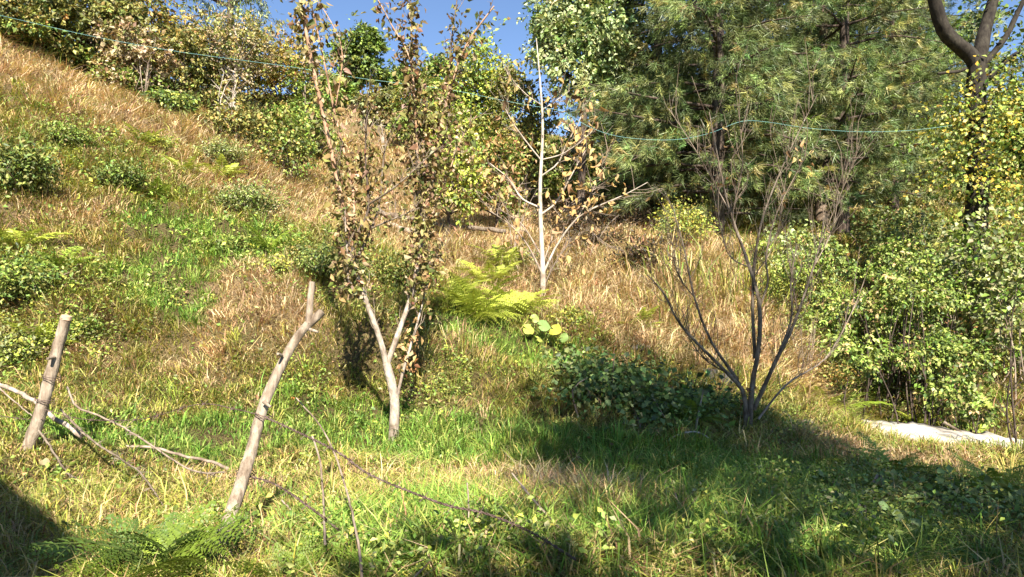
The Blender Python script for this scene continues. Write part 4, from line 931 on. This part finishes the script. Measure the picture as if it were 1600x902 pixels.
for (lb, px, py, h_, n_, pal) in [("coarse dark green tuft at the bottom edge below the canes' right side", 640, 895, 100, 80, C_lush), ("coarse green and straw tuft at the bottom edge near the picture middle", 760, 890, 105, 90, C_lush + C_yg[:1]),
  ("coarse tuft with bleached blades right of the dry stalk bundle", 930, 895, 95, 90, C_lush + C_straw[:2]), ("coarse shaded tuft at the bottom edge right of the middle", 1040, 900, 90, 90, C_lush), ("coarse shaded tuft in front of the lower right weeds", 1170, 895, 80, 90, C_lush + C_yg[:1]),
  ("coarse tuft halfway down the sagging wire on its lower side", 700, 850, 85, 80, C_lush), ("coarse tuft with straw tips between the canes and the stump", 520, 895, 80, 80, C_lush + C_straw[:1]), ("coarse tuft beneath the far end of the sagging wire", 830, 860, 80, 90, C_lush)]:
    tuft(lb, px, py, h_, n_, pal, .11, wd=.009, lean=.9, droop=(.5, 1.8))
tuft("dark green tuft behind the sagging barbed wire", 700, 720, 60, 80, C_lush, .07, wd=.009)
tuft("dark green tuft just right of the forked tree", 790, 700, 55, 80, C_lush, .07, wd=.009)
tuft("dark green tuft in front of the bramble mound", 850, 705, 60, 80, C_lush, .07, wd=.009)
tuft("green tuft between the leaning post and the grey canes", 485, 800, 55, 90, C_lush, .07, wd=.006)
tuft("bright green tuft in the shaded terrace grass", 1140, 770, 50, 90, C_lush, .08, wd=.007)
tuft("straw coloured tuft lying over near the white flower", 975, 810, 55, 110, C_straw, .08, wd=.005)
tuft("dry tuft at the foot of the leaning post", 395, 880, 60, 130, C_straw, .08, wd=.005, lean=1.3)
tuft("dry grassy hummock behind the leaning post", 720, 545, 50, 130, C_yg + C_straw, .12, wd=.007)

# ------------------------------------------------------------------ posts, wires, sticks
def post_obj(name, label, segs):
    o0 = W(*segs[0][0][0]); root = empty(name, o0, label, "fence post", "wooden fence posts")
    return root
p1 = empty("fence_post", W(50, 690, 3.95), "short leaning wooden post with a cut top at the left", "fence post", "wooden fence posts")
stick(p1, [(42,705,3.95),(62,650,3.95),(78,590,3.97),(90,545,4.0),(103,497,4.0)], .037, .030, M_post, "shaft", 12, 26, .17)
o_ = np.array(p1.location); b = Bag(); tube(b, [W(102.6,499,4.0) - o_, W(104.2,493.5,4.0) - o_], .0315, .0285, 12, (.4, .3, .2), n=2, rough=.08); b.build("cut_end", M_cut, p1)
b = Bag(); tube(b, [W(84,558,3.96) - o_, W(74,561,3.9) - o_], .012, .008, 6, (.4, .3, .2), n=3); b.build("branch_stub", M_post, p1)
p2 = empty("fence_post", W(326, 895, 2.5), "tall leaning wooden post forked at its top", "fence post", "wooden fence posts")
stick(p2, [(326,895,2.5),(338,862,2.58),(362,800,2.73),(388,720,2.88),(410,640,3.0),(440,570,3.07),(470,520,3.12),(490,500,3.14),(503,487,3.15)], .030, .019, M_post, "shaft", 12, 40, .18)
stick(p2, [(483,506,3.13),(484,480,3.14),(488,441,3.16)], .017, .014, M_post, "fork_arm", 9, 8, .1)
o_ = np.array(p2.location)
for a, c in (((412,628,2.97),(423,636,2.95)), ((484,515,3.12),(497,519,3.10)), ((440,556,3.05),(434,553,3.0))):
    b = Bag(); tube(b, [W(*a) - o_, W(*c) - o_], .009, .006, 6, (.4, .3, .2), n=3); b.build("branch_stub", M_post, p2)
b = Bag(); tube(b, [W(344,905,2.5), W(352,880,2.52), W(352,866,2.54)], .035, .028, 9, (.4, .3, .2), n=6, rough=.25)
ob = b.build("tree_stump", M_redtwig, origin=W(344,905,2.5), smooth=True, label="brown broken stump at the bottom edge under the leaning post", cat="stump"); ob.location = W(344,905,2.5)

_barb = None
def barbed(label, pts, r=.0028, step=.12):
    global _barb
    P = smooth_path([W(*p) for p in pts], 60); ln = np.linalg.norm(np.diff(P, axis=0), axis=1).sum(); n = max(30, int(ln / .012)); P = smooth_path([W(*p) for p in pts], n)
    root = empty("barbed_wire", P[0], label, "barbed wire", "barbed wire strands"); o = P[0]
    T = norm(np.gradient(P, axis=0)); A = norm(np.cross(T, [0, 0, 1.])); B = np.cross(T, A); ph = np.arange(n) * ln / n / .05 * 6.283
    for k in (0, 3.1416):
        q_ = P + (np.cos(ph + k)[:, None] * A + np.sin(ph + k)[:, None] * B) * r * 1.1 - o
        b = Bag(); tube(b, q_, r, r, 4, (.1, .1, .1)); b.build("strand", M_wire, root, smooth=True)
    if _barb is None:
        b = Bag()
        for a in (0.6, 2.2): tube(b, [(-.002, -math.cos(a) * .026, -math.sin(a) * .026), (.002, math.cos(a) * .026, math.sin(a) * .026)], .0022, .0014, 4, (.1, .1, .1))
        th = np.linspace(0, 12, 14); tube(b, np.stack([(th - 6) * .0012, np.cos(th) * .0045, np.sin(th) * .0045], 1), .0018, .0018, 4, (.1, .1, .1))
        ob = b.build("barb", M_wire); _barb = ob.data; bpy.data.objects.remove(ob)
    m = int(ln / step)
    for i in range(1, m):
        j = int(n * i / m); ob = bpy.data.objects.new("barb", _barb); COL.objects.link(ob); ob.parent = root; ob.location = tuple(P[j] - o)
        ob.rotation_mode = 'QUATERNION'; ob.rotation_quaternion = Vector(T[j]).to_track_quat('X', 'Z')
    return root
barbed("rusty barbed wire sagging from the forked post to the lower right", [(414,652,2.96),(450,668,2.9),(525,705,2.75),(575,740,2.65),(640,768,2.55),(700,790,2.45),(760,803,2.38),(830,832,2.3),(900,875,2.2)])
barbed("lower barbed wire dropping from the forked post past the canes", [(383,742,2.87),(430,757,2.8),(480,790,2.7),(530,830,2.6),(600,905,2.45)])
barbed("thin barbed wire between the short post and the forked post", [(70,640,3.92),(130,655,3.8),(220,655,3.5),(310,632,3.2),(370,640,3.05),(410,650,2.97)], .0016, .2)
barbed("barbed wire running left from the short post to the picture edge", [(-60,640,4.1),(0,650,4.02),(40,655,3.96),(70,655,3.92)], .0016, .2)
def wraps(label, px, py, Y, r, tilt, turns=2.2):
    c = W(px, py, Y); th = np.linspace(0, turns * 6.283, 40); q_ = np.stack([np.cos(th) * r, np.sin(th) * r, (th / th[-1] - .5) * .03 + np.cos(th) * r * tilt], 1)
    b = Bag(); tube(b, q_, .0022, .0022, 4, (.1, .1, .1)); o = b.build("wire_tie", M_wire, smooth=True, label=label, cat="wire"); o.location = c
wraps("wire wound round the forked post at the upper strand", 412, 650, 2.985, .036, -.35)
wraps("wire wound round the forked post at the lower strand", 384, 742, 2.92, .038, -.35)
wraps("wire wound round the short post near its middle", 80, 590, 3.965, .047, -.3)
wraps("wire wound round the short post low down", 70, 625, 3.96, .049, -.3)

def branch_thing(name, label, pts, r0, r1, mat, n=24, sides=7, thorn=0, cat="branch", group=None):
    o = W(*pts[0]); b = Bag(); P = smooth_path([W(*p) for p in pts], n); P = P + np.vstack([np.zeros(3), rng.normal(size=(n - 2, 3)) * r0 * .25, np.zeros(3)]) - o
    tube(b, P, r0, r1, sides, (.3, .3, .3), rough=.2)
    ob = b.build("stem" if thorn else name, mat, smooth=True)
    if not thorn:
        tag(ob, label, cat, group); ob.location = o; return ob
    root = empty(name, o, label, cat, group); ob.parent = root
    t = Bag()
    for i in range(thorn):
        q_ = P[int(rng.integers(1, n - 1))]; d = rdir(1)[0] * rng.uniform(.02, .07); tube(t, [q_, q_ + d], r0 * .4, r0 * .12, 3, (.3, .3, .3), n=2, cap=False)
    t.build("thorns", mat, root, kind="stuff")
    return root
branch_thing("dead_branch", "pale fallen branch passing behind the short fence post", [(-30,592,4.3),(20,608,4.25),(50,625,4.2),(90,655,4.15),(128,682,4.1)], .014, .015, M_pear)
branch_thing("dead_branch", "thin pale twig beside the fallen branch at the left edge", [(-20,590,4.2),(20,625,4.1),(50,650,4.0)], .006, .003, M_twig)
branch_thing("dead_branch", "pale stick lying on the grass between the two posts", [(195,697,4.3),(240,700,4.28),(285,712,4.2),(330,722,4.05),(355,732,3.9)], .008, .010, M_twig)
branch_thing("thorny_stem", "grey thorny stem lying below the short post", [(60,672,3.9),(80,700,3.85),(105,738,3.75),(140,760,3.7)], .007, .004, M_grey, thorn=40, group="dead thorny stems")
branch_thing("thorny_stem", "longer grey thorny stem running down past the fern", [(95,640,4.1),(140,685,3.9),(185,715,3.7),(225,745,3.5),(255,790,3.3)], .007, .004, M_grey, thorn=60, group="dead thorny stems")
branch_thing("thorny_stem", "brown thorny stem arching between the posts", [(105,605,4.1),(120,635,4.0),(155,650,3.9),(200,672,3.7),(235,695,3.5),(300,735,3.2),(350,738,3.0)], .006, .004, M_twig, thorn=60, group="dead thorny stems")
branch_thing("grey_cane", "straight grey cane standing left of its pair at the lower wire", [(488,682,3.3),(500,720,3.15),(505,780,2.95),(508,850,2.35)], .0045, .005, M_twig, cat="cane", group="grey canes at the lower wire")
branch_thing("grey_cane", "longer slanting grey cane crossing the sagging barbed wire", [(463,622,3.5),(500,665,3.25),(525,715,3.0),(545,780,2.75),(562,860,2.3),(566,910,2.2)], .0035, .005, M_twig, cat="cane", group="grey canes at the lower wire")
for i, (lb, pts) in enumerate([
  ("bundle stem of dry straw crossing the lower wire end", [(815,760,2.9),(850,800,2.7),(880,830,2.6),(930,870,2.4),(980,905,2.3)]),
  ("pale dry stalk above the thicker straw stem", [(800,740,3.1),(860,810,2.7),(915,860,2.45),(960,895,2.35)]),
  ("dry stalk lying across the grass by the white flower", [(840,800,2.8),(900,830,2.7),(990,845,2.6)]),
  ("yellow dead stalk bent beside the leaning post", [(440,782,3.1),(470,815,2.9),(495,855,2.7),(510,880,2.6)]),
  ("pale stalk in the lower right grass", [(1090,845,2.6),(1130,825,2.7),(1180,822,2.8)]),
  ("upright dry stalk at the lower middle", [(730,905,2.4),(733,820,2.6),(730,755,2.8)])]):
    branch_thing("dry_stalk", lb, pts, .0042, .003, M_twig, cat="stalk", group="dry stalks in the foreground grass")
branch_thing("log", "straight grey pole lying on the dry slope behind the shoots", [(575,326,13.5),(620,338,13.2),(690,352,12.8),(790,362,12.6)], .05, .045, M_grey, cat="pole", group="poles on the dry slope")
branch_thing("log", "second pole just below the first on the dry slope", [(605,350,12.3),(640,360,12.2),(690,372,12.0)], .05, .045, M_twig, cat="pole", group="poles on the dry slope")
branch_thing("log", "long pale pole lying in the shade below the sapling leaves", [(850,362,14.2),(920,358,14.3),(1010,356,14.4)], .04, .035, M_twig, cat="pole", group="poles on the dry slope")
branch_thing("log", "thin pale pole under the pines", [(1130,327,15.5),(1200,325,15.6),(1260,327,15.7)], .012, .012, M_twig, cat="pole", group="poles on the dry slope")
branch_thing("dead_branch", "grey stick leaning behind the concrete ledge", [(1475,660,7.3),(1500,675,7.2),(1520,690,7.1)], .016, .014, M_grey)
branch_thing("dead_branch", "dry stalk arching beside the crumpled brown leaf", [(1040,690,5.6),(1065,678,5.6),(1090,676,5.6),(1112,688,5.6)], .008, .006, M_pale)
# blue green twine strung across
P = smooth_path([W(*p) for p in [(-60,10,10.5),(60,38,10),(150,58,9.8),(260,78,9.6),(330,88,9.5),(450,104,9.3),(560,122,9.3),(700,140,9.3),(790,158,9.35),(847,168,9.35)]], 60)
P2 = smooth_path([W(*p) for p in [(847,168,9.35),(880,175,9.3),(920,198,9.1),(960,212,9.0),(1010,218,8.9),(1060,218,8.8),(1110,208,8.7),(1158,190,8.6),(1200,191,8.7),(1260,200,8.9),(1340,206,9.2),(1420,204,9.6),(1490,196,9.95)]], 70)
b = Bag(); PP = np.vstack([P, P2[1:]]); tube(b, PP - PP[0], .0019, .0019, 5, (.3, .6, .6))
ob = b.build("twine", M_twine, smooth=True, label="blue green twine strung high across the whole slope", cat="twine"); ob.location = PP[0]

# ------------------------------------------------------------------ ledge, stones, single leaves
def rock(label, px, py, wpx, hpx, cat="stone", name="stone", Y=None):
    p = hit(px, py) if Y is None else np.array([(px - 800) * K * Y, Y, g1((px - 800) * K * Y, Y)])
    s = K * p[1]; u = np.linspace(0, 2 * math.pi, 15)[:-1]; v = np.linspace(-math.pi / 2, math.pi / 2, 9)
    U, Vv = np.meshgrid(u, v); X = np.stack([np.cos(U) * np.cos(Vv), np.sin(U) * np.cos(Vv), np.sin(Vv)], -1)
    d = np.sign(X) * abs(X) ** .75; d *= (1 + .28 * fbm(U * 1.3 + px, Vv * 1.7, 5)[..., None]); d[:, :, 0] *= wpx * s / 2; d[:, :, 1] *= wpx * s / 2.6; d[:, :, 2] *= hpx * s * .62
    n_ = 14; i = np.arange(8)[:, None] * n_; j = np.arange(n_)[None]; j2 = (j + 1) % n_
    o = mk(name, d.reshape(-1, 3), np.stack([i + j, i + j2, i + n_ + j2, i + n_ + j], -1).reshape(-1, 4), M_stone, smooth=True, label=label, cat=cat)
    o.location = (p[0], p[1], p[2] + hpx * s * .15); o.rotation_euler.z = rng.random() * 3; return o
rock("grey rounded stone on the terrace edge right of the bare tree", 1262, 672, 26, 18)
rock("grey stone on the bank lip left of the bare tree", 1108, 590, 30, 14)
rock("pale stone by the stems of the bare tree", 1135, 600, 26, 18)
rock("small brownish stone in the path grass", 1305, 703, 18, 10)
rock("flat pale stone half buried in the dry bank", 1000, 548, 36, 8)
rock("tiny pale stone by the fern below the dry bank", 962, 500, 14, 12)
# ledge: sheet of rough concrete with thickness
A = np.array([1.0, 0, 0]); e0, e1 = LEDGE; m = 40; kx = 5
t = np.linspace(0, 1, m); cen = e0 + (e1 - e0) * t[:, None]; ddir = norm((e1 - e0) * np.array([1, 1, 0])); side = np.array([-ddir[1], ddir[0], 0])
V = []
for i in range(m):
    w_ = .31 * (1 + .35 * fbm(np.array([i * .3]), np.array([1.]), 4)[0]) * min(1, .45 + i * .12)
    for k in range(kx + 1):
        f = k / kx; z = .045 * fbm(np.array([i * .6]), np.array([k * 1.3]), 8)[0]
        V.append(cen[i] + side * (f - .5) * 2 * w_ + np.array([0, 0, z]))
    V.append(cen[i] + side * (w_ + .02) - np.array([0, 0, .35])); V.append(cen[i] - side * (w_ + .02) - np.array([0, 0, .35]))
V = np.array(V); st = kx + 3; F = []
for i in range(m - 1):
    a = i * st; c = a + st
    for k in range(kx): F.append((a + k, c + k, c + k + 1, a + k + 1))
    F.append((a + kx, c + kx, c + kx + 1, a + kx + 1)); F.append((a + kx + 2, c + kx + 2, c, a))
F.append((0, kx, kx + 1, kx + 2))
ob = mk("concrete_ledge", V - V[0], np.array(F), M_conc, smooth=False, label="low sunlit concrete ledge running out of the picture on the right", cat="ledge"); ob.location = V[0]
# big heart leaves and single leaves
def round_leaf(name, label, px, py, size, col, Y=None, tilt=.7, cat="leaf", up=.16, group=None):
    p = hit(px, py) if Y is None else W(px, py, Y)
    b = Bag(); th = np.linspace(.25, 2 * math.pi - .25, 17); r = size * (.55 + .45 * np.sin(th / 2) ** .7) * (1 + .05 * rng.normal(size=17))
    V = [(0, 0, -.02 * size)] + [(-math.cos(a) * q, math.sin(a) * q, .12 * size * math.cos(3 * a)) for a, q in zip(th, r)]
    F = [(0, i, i + 1) for i in range(1, 17)]
    return p, np.array(V), np.array(F), col
def leaf_plant(label, px, py, items):
    p = hit(px, py); root = empty("broad_leaved_plant", p, label, "plant"); o = p; s = Bag()
    for (lx, ly, sz, col) in items:
        q_ = W(lx, ly, p[1] - .15) - o; _, V, F, c = round_leaf("leaf", "", px, py, sz * K * p[1] / 2, col)
        ob = mk("leaf", V, F, M_leaf, root, col=np.tile(c, (len(V), 1)) * (1 + .12 * rng.normal(size=(len(V), 1))), smooth=True); ob.location = tuple(q_); ob.rotation_euler = (R(rng.uniform(35, 65)), R(rng.uniform(-20, 20)), rng.uniform(-.8, .8))
        tube(s, [np.array([0, 0, -.03]), q_ * .5 + np.array([0, 0, .04]), q_], .006, .004, 4, (.25, .3, .08), n=6)
    s.build("stalks", M_leaf, root)
leaf_plant("plant with a few large yellow and green rounded leaves at the foot of the sapling", 850, 535,
   [(824,514,23,(.36,.40,.07)),(848,509,27,(.20,.31,.09)),(866,515,24,(.42,.42,.06)),(842,530,16,(.34,.36,.08)),(880,528,17,(.20,.29,.08)),(835,498,16,(.26,.33,.08))])
leaf_plant("plant with pale round leaves in the lower right shade", 1420, 850,
   [(1402,806,20,(.30,.38,.14)),(1428,820,26,(.34,.42,.16)),(1424,850,26,(.28,.36,.18)),(1380,790,16,(.2,.3,.1)),(1310,832,18,(.2,.3,.1))])
def flat_leaf(label, px, py, sz, pal, name="fallen_leaf"):
    p = hit(px, py); L_ = sz * K * p[1]; b = Bag(); n_ = 9; u = np.linspace(0, 6.283, 13)[:-1]
    r = L_ * .5 * (1 + .35 * np.sin(5 * u + 1)); V = [(0, 0, 0)] + [(math.cos(a) * q, math.sin(a) * q * .9, L_ * .22 * math.sin(2.5 * a) + .1 * L_ * rng.normal()) for a, q in zip(u, r)]
    F = [(0, i + 1, (i + 1) % 12 + 1) for i in range(12)]; c = pick(pal, 13, .15) * 0 + pick(pal, 1, .1)
    o = mk(name, np.array(V), np.array(F), M_dry, col=c * (1 + .12 * rng.normal(size=(13, 1))), label=label, cat="leaf", group="fallen leaves one can tell apart"); o.location = (p[0], p[1] - .02, p[2] + L_ * .5 + .05); o.rotation_euler = (R(40), .3, rng.random())
flat_leaf("crumpled brown leaf on the grass before the bramble", 1066, 700, 24, [(1, (.46, .27, .13))])
flat_leaf("orange brown leaf on the shaded grass below the bare tree", 1144, 742, 18, [(1, (.58, .33, .10))])
flat_leaf("tan leaf right of the bare tree in the green weeds", 1262, 716, 14, [(1, (.52, .35, .18))])
flat_leaf("pale leaf lying on the grass left near the thorny stem", 73, 745, 13, [(1, (.42, .34, .2))])
p = hit(948, 830); b = Bag()
for i in range(6):
    a = i * 1.047; leaves(b, np.zeros((1, 3)), np.array([[math.cos(a), math.sin(a), .5]]), np.array([[0, 0, 1.]]), [.017], [.011], np.array([[.85, .84, .8]]))
b2 = Bag(); tube(b2, [(0, 0, -.1), (0, 0, 0)], .0015, .0012, 4, (.2, .3, .08))
fl = empty("white_flower", p + np.array([0, -.03, .1]), "tiny white flower in the foreground grass", "flower"); b.build("petals", M_leaf, fl); b2.build("stalk", M_leaf, fl)

# ------------------------------------------------------------------ behind the camera: house corner and tree that shade the foreground
hx0, hx1, hy, rz_, ez = -6.5, -0.72, -2.2, 7.35, 4.45
house = empty("house", (hx0, hy, 0), "plastered house with a gabled tin roof behind the photographer", "house")
def box(name, lo, hi, mat, parent):
    lo = np.array(lo, float); hi = np.array(hi, float)
    V = np.array([[(lo, hi)[i][0], (lo, hi)[j][1], (lo, hi)[k][2]] for i in (0, 1) for j in (0, 1) for k in (0, 1)]) - np.array(house.location)
    F = np.array([(0, 1, 3, 2), (4, 6, 7, 5), (0, 4, 5, 1), (2, 3, 7, 6), (0, 2, 6, 4), (1, 5, 7, 3)]); return mk(name, V, F, mat, parent)
box("wall", (hx0 + .4, hy - 6, -.3), (hx1 - .4, hy, ez), M_wall, house)
xm = (hx0 + hx1) / 2; ho = np.array(house.location)
gv = np.array([(hx0 + .4, hy, ez), (hx1 - .4, hy, ez), (xm, hy, rz_ - .25), (hx0 + .4, hy - 6, ez), (hx1 - .4, hy - 6, ez), (xm, hy - 6, rz_ - .25)]) - ho
mk("gable", gv, [np.array([(0, 1, 2), (3, 5, 4)]), np.array([(0, 2, 5, 3), (1, 4, 5, 2)])], M_wall, house)
for s_, xe in ((-1, hx0), (1, hx1)):
    v = []
    for (x, z) in ((xe, ez - .1), (xm, rz_)):
        for yy in (hy + .4, hy - 6.4):
            v += [(x, yy, z), (x, yy, z + .06)]
    mk("roof_slope", np.array(v) - ho, np.array([(0, 4, 6, 2), (1, 3, 7, 5), (0, 1, 5, 4), (2, 6, 7, 3), (0, 2, 3, 1), (4, 5, 7, 6)]), M_roof, house)
box("door", (-3.2, hy, .1), (-2.3, hy + .04, 2.1), M_post, house); box("window", (-5.4, hy, 1.0), (-4.3, hy + .03, 2.1), M_glass, house)
def rear_tree():
    root = empty("walnut_tree", (3.0, -3.4, g1(3.0, -3.4)), "broad leafy tree behind the photographer shading the terrace", "tree"); b = Bag(); z0 = root.location.z
    es = [(.3, 0, 8.3, 1.35, 1.2, 1.6), (.5, 0, 9.5, 1.1, 1.0, 1.2), (1.0, 0, 8.6, .8, 1.1, 1.6), (-.8, 0, 7.1, .8, 1.0, .5), (1.1, 0, 7.3, 1.0, 1.2, .7), (-.5, 0, 8.3, .9, .9, 1.2)]
    es2 = [(-1.4, 0, 5.5, 1.1, 1., .75), (.2, 0, 5.5, 1.2, 1., .9)]; es3 = [(1.7, 0, 5.6, 1.4, 1.1, 1.0), (2.9, 0, 5.6, 1.1, 1.1, 1.0), (2.0, 0, 6.6, 1.0, 1., .6)]
    C, w = crown(b, es, 9500, .125, P_grn, 10, .2, .25, lobes=.3); crown(b, es2, 2200, .13, P_grn, 10, .16, .2, lobes=.5); crown(b, es3, 4200, .13, P_grn, 10, .16, .2, lobes=.5); b.build("crown", M_leaf, root)
    t = Bag(); tube(t, [(0, 0, -.3), (.1, 0, 2.5), (.4, 0, 6.5)], .2, .07, 9, (.2, .2, .2), n=10, rough=.1); t.build("trunk", M_dark, root, smooth=True)
    l = Bag(); limbs(l, np.array([.1, 0, 2.8]), C, 16, .06); l.build("branches", M_dark, root, smooth=True)
rear_tree()
tr_ = 0
for o in scene.objects:
    if o.type == 'MESH': tr_ += len(o.data.loops) - 2 * len(o.data.polygons)
print("TRIS", tr_, "objects", len(scene.objects))
